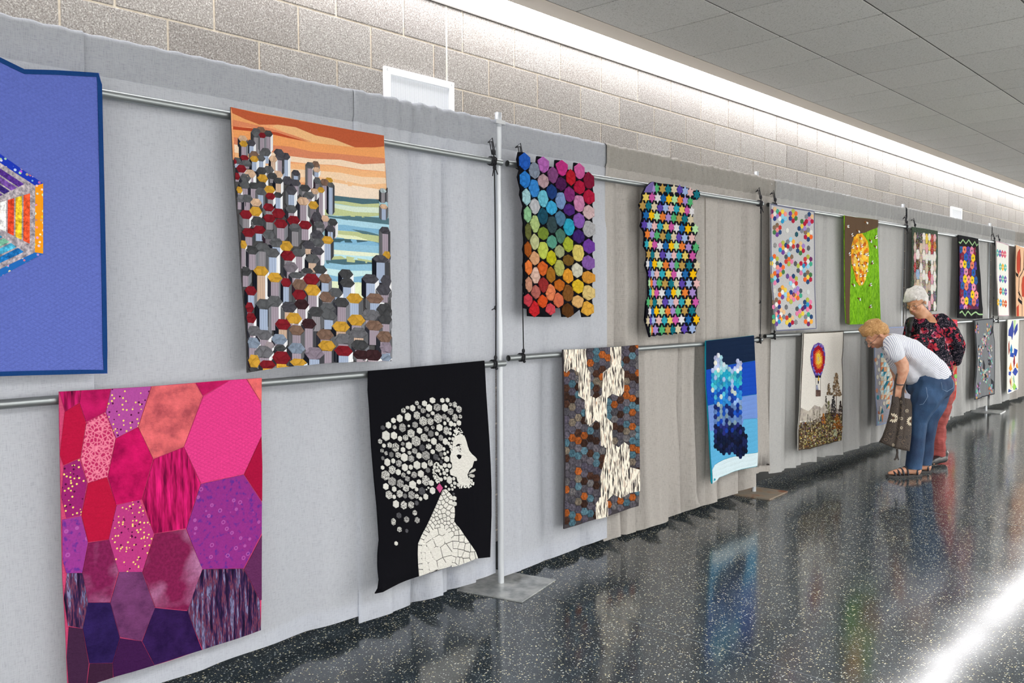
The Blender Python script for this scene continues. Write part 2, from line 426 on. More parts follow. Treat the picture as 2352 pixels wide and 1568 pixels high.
def drape(y0, y1, mat, folds, seed, label, zb=.05, gather=.5, xo=0):
    """folds: list of (y, width, depth). hangs from a rod pocket, bottom hem, pleats deepen downwards"""
    y0 -= .022; xo = (-.012 if seed % 2 else -.002) if xo == 0 else xo
    R_ = random.Random(seed); ph = [R_.uniform(0, 6.28) for _ in range(8)]
    p = empty('drape_panel', label, 'curtain', (XD, (y0+y1)/2, 0), group='drape panels of the backdrop')
    yc = (y0+y1)/2; n = max(8, int((y1-y0)/.018)); zs = [zb, zb+.035, zb+.07, .2, .35, .5, .7, .9, 1.1, 1.3, 1.5, 1.7, 1.9, 2.1, 2.25, 2.33, 2.335, 2.36, 2.40, 2.44, 2.46]
    pl = max(0, gather-1.0)
    def fold(y, z):
        t = 1-min(1, z/2.33); a = .5+.5*t
        d = .009*sin(y*7+ph[0]+.6*z)+.005*sin(y*19+ph[1]-z)-pl*a*(.030*abs(sin(y*15+ph[6]+.3*sin(2*z)))**.7+.012*sin(y*41+ph[7]+.4*z))
        for (fy, w, dp) in folds:
            q = (y-fy-.012*t*sin(3*z+fy*9))/w
            d += (3.2 if dp < 0 else (1.3 if z > 1.1 else 1.3+1.5*(1.1-z)))*dp*a*math.exp(-abs(q)**1.5*(1 if q < 0 else 5))
        if z > 2.3: d = d*.22+.45*gather if False else max(-.014, d*.25)+gather*(.005*sin(y*61+ph[2]+2*sin(y*7))+.003*sin(y*133+ph[3]))
        return d
    vs = []; fs = []
    def row(z, f):
        i0 = len(vs)
        for i in range(n+1):
            y = y0+(y1-y0)*i/n; x, zz = f(y, z); vs.append((x+xo, y-yc, zz))
        return i0
    rows_ = []
    for z in zs:
        def g(y, z):
            d = fold(y, z); zz = z
            if z < .1: zz = z+ .03*(1-z/.12)*(fold(y, 0))/.03*.6 + .012*sin(y*2.1+ph[4])
            pinch = -.004 if abs(z-2.335) < .004 else 0
            return (d+pinch+(.006 if z > 2.34 else 0), max(.02, zz))
        rows_.append(row(z, g))
    # over the rod and down the back as the inner face of the pocket
    rr = .024
    for k in range(1, 6):
        a = pi*k/6
        rows_.append(row(0, lambda y, z, a=a: (.006-rr+rr*cos(a)+fold(y, 2.46)*(1 if a < 1.6 else .4), 2.461+rr*sin(a)*.8+.002*sin(y*70+ph[5]))))
    for zz in (2.45, 2.40, 2.345):
        rows_.append(row(zz, lambda y, z: (-.046+fold(y, z)*.4, z)))
    for r_ in range(len(rows_)-1):
        for i in range(n):
            a = rows_[r_]+i; b_ = rows_[r_+1]+i; fs.append((a, a+1, b_+1, b_))
    nb = 3*n
    k0 = zs.index(2.335)
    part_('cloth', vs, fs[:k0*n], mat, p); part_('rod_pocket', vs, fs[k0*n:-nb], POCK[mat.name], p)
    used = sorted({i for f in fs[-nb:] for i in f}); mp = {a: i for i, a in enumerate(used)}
    mesh('pocket_backing', [vs[i] for i in used], [tuple(mp[i] for i in f) for f in fs[-nb:]], POCKBACK, p, smooth=True)
    # turned-up hem at the back
    vs2 = []; fs2 = []
    for z in (zb+.004, zb+.035, zb+.075):
        for i in range(n+1):
            y = y0+(y1-y0)*i/n; d = fold(y, z); zz = z
            if z < .1: zz = z+ .03*(1-z/.12)*(fold(y, 0))/.03*.6 + .012*sin(y*2.1+ph[4])
            vs2.append((d-.004+xo, y-yc, max(.021, zz)))
    for r_ in range(2):
        for i in range(n):
            a = r_*(n+1)+i; fs2.append((a, a+1, a+n+2, a+n+1))
    mesh('hem', vs2, fs2, mat, p, smooth=True)
    return p
R = random.Random(3)
def gf(*l): return list(l)
drape(-1.9, .14, DW, [(-.5, .1, .02)], 1, 'cool white drape left of the picture frame behind the blue quilt')
drape(.22, 1.2, DW, [(.8, .12, .015)], 2, 'white drape behind the left part of the violet-blue quilt')
drape(1.205, 2.37, DW, [(1.55, .2, .012), (2.1, .15, -.012)], 3, 'wide smooth white drape between the violet-blue quilt and the sunset quilt', zb=.07)
drape(2.375, 3.275, DW, [(2.52, .07, .02), (2.72, .03, -.03), (2.80, .05, .03), (2.93, .02, -.035), (3.04, .07, .025)], 4, 'white drape behind the black profile quilt, left of the nearest pole', gather=1.6, zb=.055)
drape(3.318, 4.24, DW, [(3.42, .04, .015), (3.7, .05, -.012), (4.05, .05, -.015)], 5, 'cool white drape behind the rainbow hexagon quilt, right of the nearest pole', zb=.04)
drape(4.245, 4.95, DB, [(4.3, .03, .03), (4.42, .04, -.04), (4.6, .03, -.02), (4.72, .12, .04)], 6, 'beige drape bulging out behind the star quilt', gather=1.6, zb=.03)
drape(4.955, 5.42, DB, [(5.02, .03, .03), (5.12, .025, -.035), (5.22, .03, .03), (5.34, .04, -.02)], 7, 'narrow pleated beige drape just left of the navy blue quilt', gather=2, zb=.035)
drape(5.425, 6.20, DB, [(5.5, .05, .025), (5.65, .03, -.03), (5.82, .05, .03), (6.0, .03, -.03), (6.12, .03, .02)], 8, 'beige drape behind the navy blue quilt, left of the second pole', gather=2, zb=.055)
drape(6.238, 6.48, DB, [(6.36, .03, .02)], 9, 'narrow beige drape strip right of the second pole', gather=2, zb=.15)
drape(6.485, 7.94, DG, [(6.6, .05, .015), (7.05, .03, -.015), (7.2, .03, .03), (7.45, .03, -.03), (7.7, .1, .03)], 10, 'grey-white drape behind the hot air balloon quilt', gather=1.9, zb=.11)
drape(7.97, 9.43, DG, [(8.2, .1, .02), (8.7, .05, -.02), (9.1, .06, .02)], 11, 'grey-white drape behind the two women', gather=1.7, zb=.08)
drape(9.462, 11.25, DG, [(9.8, .06, .02), (10.3, .05, -.02), (10.8, .08, .03)], 12, 'grey-white drape right of the green bordered quilt', gather=1.5, zb=.10)
drape(11.26, 12.71, DG, [(11.4, .05, .03), (11.65, .03, -.02), (12.0, .05, .03), (12.3, .04, -.02)], 13, 'pleated grey-white drape behind the grey appliqued quilt', gather=2, zb=.08)
drape(12.76, 13.9, DG, [(13.1, .06, .03), (13.4, .04, -.02)], 14, 'grey-white drape behind the white quilt with small flowers', gather=1.5, zb=.08)
drape(13.905, 15.0, DB, [(14.05, .04, .03), (14.25, .03, -.03), (14.5, .05, .03)], 15, 'pleated beige drape at the right edge of the picture', gather=2, zb=.06)
drape(15.005, 16.05, DG, [(15.4, .1, .02)], 16, 'grey-white drape beyond the right edge of the picture')
drape(16.15, 18.6, DG, [(16.6, .1, .02), (17.6, .1, .02)], 17, 'last grey-white drape far down the corridor')
# crossbars in the pockets
for i in range(5):
    m = MB(); ya, yb = poles[i][0]+.03, poles[i+1][0]-.03; m.tube([(0, ya, 0), (0, yb, 0)], .009, 8)
    o = m.build('crossbar', MET, None, True, base=(0, ya, 0)); o.location = (XD-.026, ya, 2.440)
    tag(o, f'crossbar inside the rod pocket, {["above the violet-blue and sunset quilts","above the rainbow and star quilts","above the bee hive quilt","above the black bordered quilt","at the far right end of the drapes"][i]}', 'rod', 'crossbars of the drape frame')
# ---- hanging rails and cords
XRL = -3.122
RAILM, _, _ = newmat('galvanised_tube', .38, '#8f9496', .8)
def rail(y0, y1, z0, z1, label):
    m = MB(); m.tube([(0, 0, 0), (0, y1-y0, z1-z0)], .0165, 14, caps=False); m.tube([(0, y1-y0-.002, z1-z0), (0, .002, 0)], .0135, 14, caps=False)
    r_ = empty('hanging_rail', label, 'rod', (XRL, y0, z0), 'rails the quilts hang from')
    m.build('tube', RAILM, r_, True)
    m2 = MB(); m2.tube([(0, .012, 0), (0, .014, 0)], .0134, 10); m2.build('dark_tube_end', DARK, r_)  # dark disc standing for the unlit inside of the open tube
    m2 = MB(); m2.tube([(0, y1-y0-.014, z1-z0), (0, y1-y0-.012, z1-z0)], .0134, 10); m2.build('dark_tube_end', DARK, r_)
    return r_
rails = [(.12, 3.255, 2.268, 2.245), (3.30, 6.14, 2.246, 2.256), (6.235, 9.36, 2.256, 2.264), (9.47, 12.66, 2.25, 2.256), (12.7, 16.0, 2.25, 2.25)]
railsl = [(.12, 3.27, 1.20, 1.197), (3.30, 6.14, 1.222, 1.214), (6.2, 9.36, 1.238, 1.205), (9.47, 12.66, 1.238, 1.236), (12.66, 16.0, 1.215, 1.205)]
wh = ['carrying the violet-blue quilt and the sunset quilt', 'carrying the rainbow hexagon quilt and the star quilt', 'carrying the hexagon flower quilt and the green bee quilt', 'carrying the green bordered and black bordered quilts', 'at the far right']
wl_ = ['carrying the magenta quilt and the black profile quilt', 'carrying the brown striped quilt and the navy blue quilt', 'carrying the hot air balloon quilt', 'carrying the grey appliqued quilt', 'carrying the blue diamond quilt at the far right']
for a, t in zip(rails, wh): rail(*a, 'upper silver hanging rail '+t)
for a, t in zip(railsl, wl_): rail(*a, 'lower silver hanging rail '+t)
def cord(y, zu, zl, label, side):
    c = empty('cord', label, 'cord', (XRL, y, zl), 'black cords tying the rails')
    m = MB(); X = .0
    top = (-.03, -.004*side, 2.345-zl); zk = zu-zl
    m.tube([top, (-.004, -.012, zk+.10), (.014, -.014, zk+.03)], .0028, 6)
    m.tube([top, (-.006, .010, zk+.12), (.012, .014, zk+.03)], .0028, 6)
    m.tube([top, (.0, .0, zk+.10), (.016, .0, zk+.02)], .0034, 6)
    # loops round the rail
    for dy in (-.012, 0, .012):
        m.tube([(.021*cos(a*pi/5), dy+.006*sin(a), zk+.021*sin(a*pi/5)) for a in range(11)], .0045, 6)
    m.ball((.012, 0, zk+.045), (.012, .012, .018), n=8, m=5); m.ball((.015, .004, zk-.035), (.01, .01, .014), n=8, m=5)
    m.tube([(.018, .004, zk-.03), (.024, .018, zk-.07)], .003, 5); m.tube([(.016, .0, zk-.03), (.02, -.016, zk-.08)], .003, 5)
    m.build('upper_knot', BLACKCORD, c, True)
    m = MB(); m.tube([(.017, 0, zk-.03), (.018, .004, zk*.6), (.018, -.006*side, zk*.3), (.018, 0, .03)], .003, 6)
    if side < 0: m.ball((.018, .0, zk*.28), (.007, .007, .012), n=6, m=5); m.tube([(.018, 0, zk*.28), (.022, -.03, zk*.27)], .003, 5)
    m.build('line', BLACKCORD, c, True)
    m = MB()
    for dy in (-.008, .008): m.tube([(.021*cos(a*pi/5), dy+.004*sin(a), .021*sin(a*pi/5)) for a in range(11)], .0042, 6)
    m.ball((.017, 0, .035), (.009, .009, .014), n=8, m=5); m.ball((.02, .004, -.022), (.008, .008, .008), n=8, m=5)
    m.build('lower_knot', BLACKCORD, c, True)
cl = [(3.185, 0, 0, 'left of the nearest pole', -1), (3.40, 1, 1, 'right of the nearest pole, beside the rainbow hexagon quilt', 1), (6.09, 1, 1, 'left of the second pole', -1), (6.33, 2, 2, 'right of the second pole, left of the hexagon flower quilt', 1),
      (9.28, 2, 2, 'left of the pole beside the green bordered quilt', -1), (9.53, 3, 3, 'right of that pole at the corner of the green bordered quilt', 1), (12.58, 3, 3, 'left of the white quilt with small flowers', -1), (12.82, 4, 4, 'at the left corner of the white quilt with small flowers', 1)]
for y, iu, il, t, s in cl:
    def zz(a): return a[2]+(a[3]-a[2])*(y-a[0])/(a[1]-a[0])
    cord(y, zz(rails[iu]), zz(railsl[il]), 'black knotted cord '+t, s)
# ================================================================ QUILTS
def fabric(name, kind='plain', quilt=None):
    m, nt, b = newmat(name, .92, spec=.06)
    a = nt.nodes.new('ShaderNodeAttribute'); a.attribute_name = 'Col'; base = a.outputs['Color']
    co = objco(nt); n1 = noise(nt, co, 150, 3, .6)
    h = noise(nt, co, 420, 1)
    col = mixc(nt, 1.0, base, ramp(nt, n1, [(.3, (.9,)*3), (.7, (1.08,)*3)]), 'MULTIPLY')
    if kind == 'mottled':
        n2 = noise(nt, co, 14, 5, .65)
        col = mixc(nt, 1.0, base, ramp(nt, n2, [(.32, (.55, .5, .6)), (.5, (.97, .97, .97)), (.66, (1.22, 1.22, 1.25))]), 'MULTIPLY')
    if kind == 'blotch':
        n2 = noise(nt, co, 7, 2, .5); n3 = noise(nt, co, 90, 3)
        c2 = mixc(nt, math_(nt, 'MULTIPLY', ramp(nt, n2, [(.50, (0,)*3), (.74, (1,)*3)]), .6), base, C('#b884ad'))
        col = mixc(nt, 1.0, c2, ramp(nt, n3, [(.35, (.85,)*3), (.65, (1.15,)*3)]), 'MULTIPLY')
    if kind == 'streak':
        cs = objco(nt, (1, 1, .10), (.10, 0, 0)); n2 = noise(nt, cs, 70, 3, .65)
        col = mixc(nt, 1.0, base, ramp(nt, n2, [(.34, (.22, .2, .3)), (.5, (.95,)*3), (.60, (1.4, 1.4, 1.6)), (.68, (1.8, 1.9, 2.0))]), 'MULTIPLY')
    if kind == 'print':
        cs = objco(nt, (1, 1, .10), (-.25, 0, 0)); n2 = noise(nt, cs, 75, 3, .7)
        c2 = ramp(nt, n2, [(.36, '#150c20'), (.47, '#33224a'), (.52, '#7c3d4e'), (.56, '#3a3358'), (.62, '#8f8fb8'), (.66, '#231a30'), (.72, '#a06a9a')])
        col = mixc(nt, .85, base, c2)
    if kind == 'dots':
        v = voro(nt, co, 78); vc = voro(nt, co, 78, out='Color'); sp = N(nt, 'ShaderNodeSeparateColor'); nt.links.new(vc, sp.inputs[0])
        k = math_(nt, 'MULTIPLY', math_(nt, 'LESS_THAN', v, .27), math_(nt, 'GREATER_THAN', sp.outputs[0], .22))
        dc = ramp(nt, sp.outputs[1], [(0, '#4a1038'), (.3, '#d9c06a')], 'CONSTANT')
        col = mixc(nt, k, col, dc)
    if kind == 'rings':
        v = voro(nt, co, 26); n2 = noise(nt, co, 60, 2)
        r1 = ramp(nt, v, [(.10, (0,)*3), (.14, (1,)*3), (.2, (1,)*3), (.24, (0,)*3)])
        col = mixc(nt, math_(nt, 'MULTIPLY', r1, .5), mixc(nt, ramp(nt, n2, [(.55, (0,)*3), (.7, (.8,)*3)]), col, C('#4a2a86')), C('#b768b0'))
    if kind == 'crackle':
        v = voro(nt, co, 85, 'DISTANCE_TO_EDGE')
        col = mixc(nt, ramp(nt, v, [(.0, (1,)*3), (.22, (0,)*3)]), col, C('#dd7f98'))
    if kind == 'plaid':
        w1 = wave(nt, objco(nt), 55, 'Z', .4); w2 = wave(nt, co, 28, 'Y', .4)
        s = math_(nt, 'ADD', w1, w2)
        col = mixc(nt, 1.0, base, ramp(nt, s, [(.4, (.82,)*3), (1.5, (1.15,)*3)]), 'MULTIPLY')
    if kind == 'cream':
        cs = objco(nt, (1, 1, .16)); n2 = noise(nt, cs, 95, 2, .5, .4)
        col = ramp(nt, n2, [(.36, '#2c2c30'), (.44, '#7b6f66'), (.50, '#e6dfd0'), (.62, '#ece6d8'), (.68, '#b98a68'), (.74, '#4c5a68')])
    if kind == 'scrap':
        n2 = noise(nt, co, 70, 4, .75)
        col = mixc(nt, 1.0, base, ramp(nt, n2, [(.33, (.4, .4, .45)), (.5, (1, 1, 1)), (.66, (1.9, 1.8, 1.7))]), 'MULTIPLY')
    if kind == 'calico':
        v = voro(nt, co, 75); vc = voro(nt, co, 75, out='Color'); sp = N(nt, 'ShaderNodeSeparateColor'); nt.links.new(vc, sp.inputs[0])
        col = mixc(nt, math_(nt, 'MULTIPLY', math_(nt, 'LESS_THAN', v, .33), .7), base, vc)
    if kind == 'grass':
        cs = objco(nt, (1, 1, .45), (.5, 0, 0)); n2 = noise(nt, cs, 34, 4, .7, 1.2)
        col = mixc(nt, 1.0, base, ramp(nt, n2, [(.34, (.45, .55, .3)), (.5, (1, 1, 1)), (.63, (1.6, 1.45, 1.6))]), 'MULTIPLY'); h = n2
    if kind == 'bw':
        v = voro(nt, co, 110); n2 = noise(nt, co, 210, 2, .5)
        col = mixc(nt, ramp(nt, n2, [(.50, (0,)*3), (.58, (.9,)*3)]), base, (.03, .03, .035))
    nt.links.new(col, b.inputs['Base Color'])
    if quilt == 'diag':
        w1 = wave(nt, objco(nt, (1, 1, 1), (pi/6, 0, 0)), 24, 'Z', .6); w2 = wave(nt, objco(nt, (1, 1, 1), (-pi/6, 0, 0)), 24, 'Z', .6)
        s = math_(nt, 'MINIMUM', math_(nt, 'POWER', w1, .4), math_(nt, 'POWER', w2, .4)); bump(nt, b, s, .6, .003)
    elif quilt == 'wavy':
        w1 = wave(nt, objco(nt), 9, 'Z', 2.5, .8); bump(nt, b, math_(nt, 'POWER', w1, .4), .5, .003)
    elif quilt == 'loops':
        v = voro(nt, co, 30, 'DISTANCE_TO_EDGE'); bump(nt, b, ramp(nt, v, [(0, (0,)*3), (.2, (1,)*3)]), 1.0, .006)
    elif quilt == 'crease':
        bump(nt, b, noise(nt, objco(nt, (1, 1, 2)), 48, 4, .6), .9, .007)
    elif kind == 'grass': bump(nt, b, h, .6, .005)
    else:
        bump(nt, b, h, .35, .0015)
    return m
FM = {}
def fab(kind='plain', quilt=None):
    k = kind+'_'+(quilt or 'flat')
    if k not in FM: FM[k] = fabric('quilting_cotton_'+k, kind, quilt)
    return FM[k]
def area2(p):
    return sum(p[i][0]*p[(i+1) % len(p)][1]-p[(i+1) % len(p)][0]*p[i][1] for i in range(len(p)))/2
def ccw(p): return list(p) if area2(p) > 0 else list(reversed(p))
def cen(p):
    a = area2(p)
    if abs(a) < 1e-12: return (sum(q[0] for q in p)/len(p), sum(q[1] for q in p)/len(p))
    x = y = 0
    for i in range(len(p)):
        q, r = p[i], p[(i+1) % len(p)]; k = q[0]*r[1]-r[0]*q[1]; x += (q[0]+r[0])*k; y += (q[1]+r[1])*k
    return (x/6/a, y/6/a)
def clip(p, a, b):
    """keep the part of polygon p left of the line a->b"""
    out = []; n = len(p)
    def s(q): return (b[0]-a[0])*(q[1]-a[1])-(b[1]-a[1])*(q[0]-a[0])
    for i in range(n):
        q, r = p[i], p[(i+1) % n]; sq, sr = s(q), s(r)
        if sq >= 0: out.append(q)
        if sq*sr < 0:
            t = sq/(sq-sr); out.append((q[0]+(r[0]-q[0])*t, q[1]+(r[1]-q[1])*t))
    return out
def clipc(p, conv):
    conv = ccw(conv)
    for i in range(len(conv)):
        if len(p) < 3: return []
        p = clip(p, conv[i], conv[(i+1) % len(conv)])
    return p
def shrink(p, d):
    """inset a convex polygon by d"""
    p = ccw(p); q = list(p)
    for i in range(len(p)):
        a, b = p[i], p[(i+1) % len(p)]; L = hypot(b[0]-a[0], b[1]-a[1])
        if L < 1e-9: continue
        nx, ny = -(b[1]-a[1])/L*d, (b[0]-a[0])/L*d
        q = clip(q, (a[0]+nx, a[1]+ny), (b[0]+nx, b[1]+ny))
        if len(q) < 3: return []
    return q
def hexa(c, w, h, flat=True, rot=0):
    """flat: points left and right; else points up and down. w,h full extents"""
    if flat: pts = [(w/2, 0), (w/4, h/2), (-w/4, h/2), (-w/2, 0), (-w/4, -h/2), (w/4, -h/2)]
    else: pts = [(0, h/2), (-w/2, h/4), (-w/2, -h/4), (0, -h/2), (w/2, -h/4), (w/2, h/4)]
    return [(c[0]+x*cos(rot)-y*sin(rot), c[1]+x*sin(rot)+y*cos(rot)) for x, y in pts]
def vorocells(pts, bound=None, k=14):
    out = []
    for i, p in enumerate(pts):
        cell = list(bound(p)) if callable(bound) else list(bound)
        nb = sorted(range(len(pts)), key=lambda j: (pts[j][0]-p[0])**2+(pts[j][1]-p[1])**2)[1:k+1]
        for j in nb:
            q = pts[j]; mx, my = (p[0]+q[0])/2, (p[1]+q[1])/2; dx, dy = q[0]-p[0], q[1]-p[1]
            cell = clip(cell, (mx, my), (mx-dy, my+dx))
            if len(cell) < 3: break
        out.append(cell)
    return out
class Quilt:
    """a quilt hanging in front of the drapes; outline given as photo pixels that are carried onto the hanging plane"""
    def __init__(s, label, outline, col, crop=None, x=-3.090, amp=.008, lam=.45, curl=(), mat=None, seed=1, cat='quilt', name='quilt', thick=.007, step=.035, group=None):
        s.x = x; s.amp = amp; s.lam = lam; s.curl = curl; s.crop = crop; s.seed = seed
        r = random.Random(seed); s.ph = [r.uniform(0, 6.28) for _ in range(4)]
        s.z0, s.z1 = 0, 3
        ol = [on_x(*s.pp(q), x) for q in outline]
        s.z0 = min(q[1] for q in ol); s.z1 = max(q[1] for q in ol); s.y0 = min(q[0] for q in ol); s.y1 = max(q[0] for q in ol)
        s.out = [s.P(q) for q in outline]
        s.base = (x, (s.y0+s.y1)/2, s.z0)
        s.root = empty(name, label, cat, s.base, group or 'quilts hanging on the rails')
        s.col = col
        s.cloth(s.out, col, mat or fab(), thick, step)
    def pp(s, q):
        if s.crop: return (s.crop[0]+q[0]/s.crop[2], s.crop[1]+q[1]/s.crop[2])
        return q
    def d(s, y, z):
        t = min(1, max(0, (s.z1-z)/max(.1, s.z1-s.z0)))
        a = s.amp*(.15+.85*t)
        v = a*(1+.6*sin(2*pi*y/s.lam+s.ph[0]+.8*z)+.4*sin(2*pi*y/(s.lam*.43)+s.ph[1]-z))
        for (cy, cz, r, amt) in s.curl:
            q = hypot(y-cy, z-cz)/r
            if q < 1: v += amt*(1-q)**2
        return v
    def P(s, q):
        px, py = s.pp(q); y, z = on_x(px, py, s.x)
        for _ in range(3): y, z = on_x(px, py, s.x+s.d(y, z))
        return (y, z)
    def X(s, y, z, lift): return (s.x+s.d(y, z)+lift-s.base[0], y-s.base[1], z-s.base[2])
    def grid2d(s, poly, step):
        bm = bmesh.new(); vs = [bm.verts.new((p[0], p[1], 0)) for p in poly]
        try: bm.faces.new(vs)
        except ValueError: bm.free(); return None
        if len(vs) > 4: bmesh.ops.triangulate(bm, faces=bm.faces[:])
        ys = [p[0] for p in poly]; zs = [p[1] for p in poly]
        for ax, lo, hi in ((0, min(ys), max(ys)), (1, min(zs), max(zs))):
            k = int((hi-lo)/step)
            for i in range(1, k+1):
                c = lo+(hi-lo)*i/(k+1); co = (c, 0, 0) if ax == 0 else (0, c, 0); no = (1, 0, 0) if ax == 0 else (0, 1, 0)
                bmesh.ops.bisect_plane(bm, geom=bm.verts[:]+bm.edges[:]+bm.faces[:], plane_co=co, plane_no=no)
        return bm
    def cloth(s, poly, col, mat, thick, step):
        bm = s.grid2d(ccw(poly), step); bm.verts.index_update()
        n = len(bm.verts); vs = [s.X(v.co.x, v.co.y, 0) for v in bm.verts]+[s.X(v.co.x, v.co.y, -thick) for v in bm.verts]
        fs = [tuple(v.index for v in f.verts) for f in bm.faces]
        fs = fs+[tuple(reversed([i+n for i in f])) for f in fs]
        for e in bm.edges:
            if e.is_boundary:
                l = e.link_loops[0]; a, b = l.vert.index, l.link_loop_next.vert.index; fs.append((b, a, a+n, b+n))
        bm.free()
        return mesh('cloth', vs, fs, mat, s.root, [C(col)]*len(fs), smooth=False)
    def patch(s, poly, col, mat=None, name='patch', lift=.004, th=.004, big=None, parent=None, raw=False, puff=True, label=None, jitc=.05):
        """raised piece; poly in (y,z) if raw else photo pixels"""
        p = poly if raw else [s.P(q) for q in poly]
        if len(p) < 3: return None
        p = ccw(p); q = [p[0]]
        for r in p[1:]:
            if hypot(r[0]-q[-1][0], r[1]-q[-1][1]) > 6e-4: q.append(r)
        if hypot(q[0][0]-q[-1][0], q[0][1]-q[-1][1]) < 6e-4: q.pop()
        p = q
        if len(p) < 3: return None
        th *= .6; lift = lift*.62+.0003
        c = jit(tuple(v*.9 for v in (C(col) if isinstance(col, str) else col)), jitc)
        ext = max(max(a[0] for a in p)-min(a[0] for a in p), max(a[1] for a in p)-min(a[1] for a in p))
        big = ext > .16 if big is None else big
        if big:
            bm = s.grid2d(p, .06)
            if bm is None: return None
            bm.verts.index_update()
            vs = [s.X(v.co.x, v.co.y, lift) for v in bm.verts]; fs = [tuple(v.index for v in f.verts) for f in bm.faces]; n = len(vs)
            vs += [s.X(v.co.x, v.co.y, lift-th) for v in bm.verts]
            for e in bm.edges:
                if e.is_boundary:
                    l = e.link_loops[0]; a, b = l.vert.index, l.link_loop_next.vert.index; fs.append((b, a, a+n, b+n))
            bm.free()
            used = sorted({i for f in fs for i in f}); mp = {a: i for i, a in enumerate(used)}
            vs = [vs[i] for i in used]; fs = [tuple(mp[i] for i in f) for f in fs]
        else:
            n = len(p); vs = [s.X(y, z, lift-th) for y, z in p]+[s.X(y, z, lift-.0012) for y, z in p]
            fs = []
            for i in range(n): j = (i+1) % n; fs.append((i, j, n+j, n+i))
            if puff and n <= 14:
                cy, cz = cen(p); k = .90
                vs += [s.X(cy+(y-cy)*k, cz+(z-cz)*k, lift+.0008) for y, z in p]
                for i in range(n): j = (i+1) % n; fs.append((n+i, n+j, 2*n+j, 2*n+i))
                fs.append(tuple(range(2*n, 3*n)))
            else: fs.append(tuple(range(n, 2*n)))
        o = mesh(name, vs, fs, mat or fab(), parent or s.root, [c]*len(fs))
        if label: o['label'] = label
        return o
    def multi(s, polys, name, mat=None, lift=.004, th=.004, raw=False, stuff=False, puff=True):
        """several pieces sewn as one part, each with its colour"""
        vs = []; fs = []; cs = []; th *= .6; lift = lift*.62+.0003
        for poly, col in polys:
            p = ccw(poly if raw else [s.P(q) for q in poly]); n = len(p)
            if n < 3: continue
            b = len(vs); vs += [s.X(y, z, lift-th) for y, z in p]+[s.X(y, z, lift) for y, z in p]
            f = [(b+i, b+(i+1) % n, b+n+(i+1) % n, b+n+i) for i in range(n)]+[tuple(range(b+n, b+2*n))]
            fs += f; cs += [jit(C(col) if isinstance(col, str) else col, .05)]*len(f)
        o = mesh(name, vs, fs, mat or fab(), s.root, cs)
        if stuff: o['kind'] = 'stuff'
        return o
    def strip(s, pts, w, col, name='strip', mat=None, lift=.004, raw=False, closed=False, th=.003):
        """band of width w (metres) along a polyline"""
        lift = lift*.62+.0003 if name != 'binding' else lift
        p = [q if raw else s.P(q) for q in pts]
        seg = []
        m = len(p) if closed else len(p)-1
        for i in range(m):
            a, b = p[i], p[(i+1) % len(p)]; k = max(1, int(hypot(a[0]-b[0], a[1]-b[1])/.06))
            seg += [(a[0]+(b[0]-a[0])*t/k, a[1]+(b[1]-a[1])*t/k) for t in range(k)]
        if not closed: seg.append(p[-1])
        n = len(seg); vs = []
        for i, a in enumerate(seg):
            pr = seg[i-1] if (i > 0 or closed) else a; nx = seg[(i+1) % n] if (i < n-1 or closed) else a
            dx, dy = nx[0]-pr[0], nx[1]-pr[1]; L = hypot(dx, dy) or 1; ox, oy = -dy/L*w/2, dx/L*w/2
            for (yy, zz, lf) in ((a[0]-ox, a[1]-oy, lift-th), (a[0]-ox, a[1]-oy, lift), (a[0]+ox, a[1]+oy, lift), (a[0]+ox, a[1]+oy, lift-th)):
                vs.append(s.X(yy, zz, lf))
        fs = []
        for i in range(n if closed else n-1):
            j = (i+1) % n
            for k in range(3): fs.append((4*i+k, 4*j+k, 4*j+k+1, 4*i+k+1))
        if not closed: fs += [(0, 1, 2, 3), tuple(4*(n-1)+k for k in (3, 2, 1, 0))]
        return mesh(name, vs, fs, mat or fab(), s.root, [C(col)]*len(fs))
    def binding(s, col, w=.014, mat=None, lift=.003):
        p = ccw(s.out); c = cen(p); k = []
        q = []
        n = len(p)
        for i in range(n):
            a, b, d_ = p[i-1], p[i], p[(i+1) % n]
            def nrm(u, v):
                L = hypot(v[0]-u[0], v[1]-u[1]) or 1; return (-(v[1]-u[1])/L, (v[0]-u[0])/L)
            n1, n2 = nrm(a, b), nrm(b, d_); m_ = (n1[0]+n2[0], n1[1]+n2[1]); L = hypot(*m_) or 1
            cs_ = max(.4, (m_[0]/L*n1[0]+m_[1]/L*n1[1]))
            q.append((b[0]+m_[0]/L*w/2/cs_, b[1]+m_[1]/L*w/2/cs_))
        return s.strip(q, w, col, 'binding', mat, lift, raw=True, closed=True, th=.005)
# ---------------------------------------------------------------- violet-blue hexagon quilt (left edge)
A = (0, 100, 1.96)
q = Quilt('violet-blue quilt with a log cabin hexagon, cut off by the left edge',
    [(-560, -10), (-300, 40), (-150, 58), (0, 62), (60, 92), (110, 116), (250, 120), (445, 132), (458, 185), (463, 400), (470, 700), (478, 1100), (484, 1485), (250, 1490), (0, 1497), (-560, 1512)],
    '#5a68b4', A, amp=.007, mat=fab('plain', 'diag'), seed=4)
q.binding('#173a70', .015)
cxh, cyh = -150, 760   # hexagon centre in crop pixels (off the frame)
rim = [(193, 630), (193, 945), (-150, 1130), (-500, 960), (-500, 600), (-150, 395)]
inn = [(158, 640), (156, 940), (-150, 1085), (-465, 945), (-465, 610), (-150, 440)]
rc = ['#f0991d', '#2469b8', '#2469b8', '#f0991d', '#1f3fb0', '#1f37b3']
for i in range(6):
    j = (i+1) % 6
    q.patch([rim[i], rim[j], inn[j], inn[i]], rc[i], fab('calico'), 'border_strip', lift=.004)
q.patch(inn, '#a8a0a8', fab('scrap'), 'hexagon_ground', lift=.003, big=True)
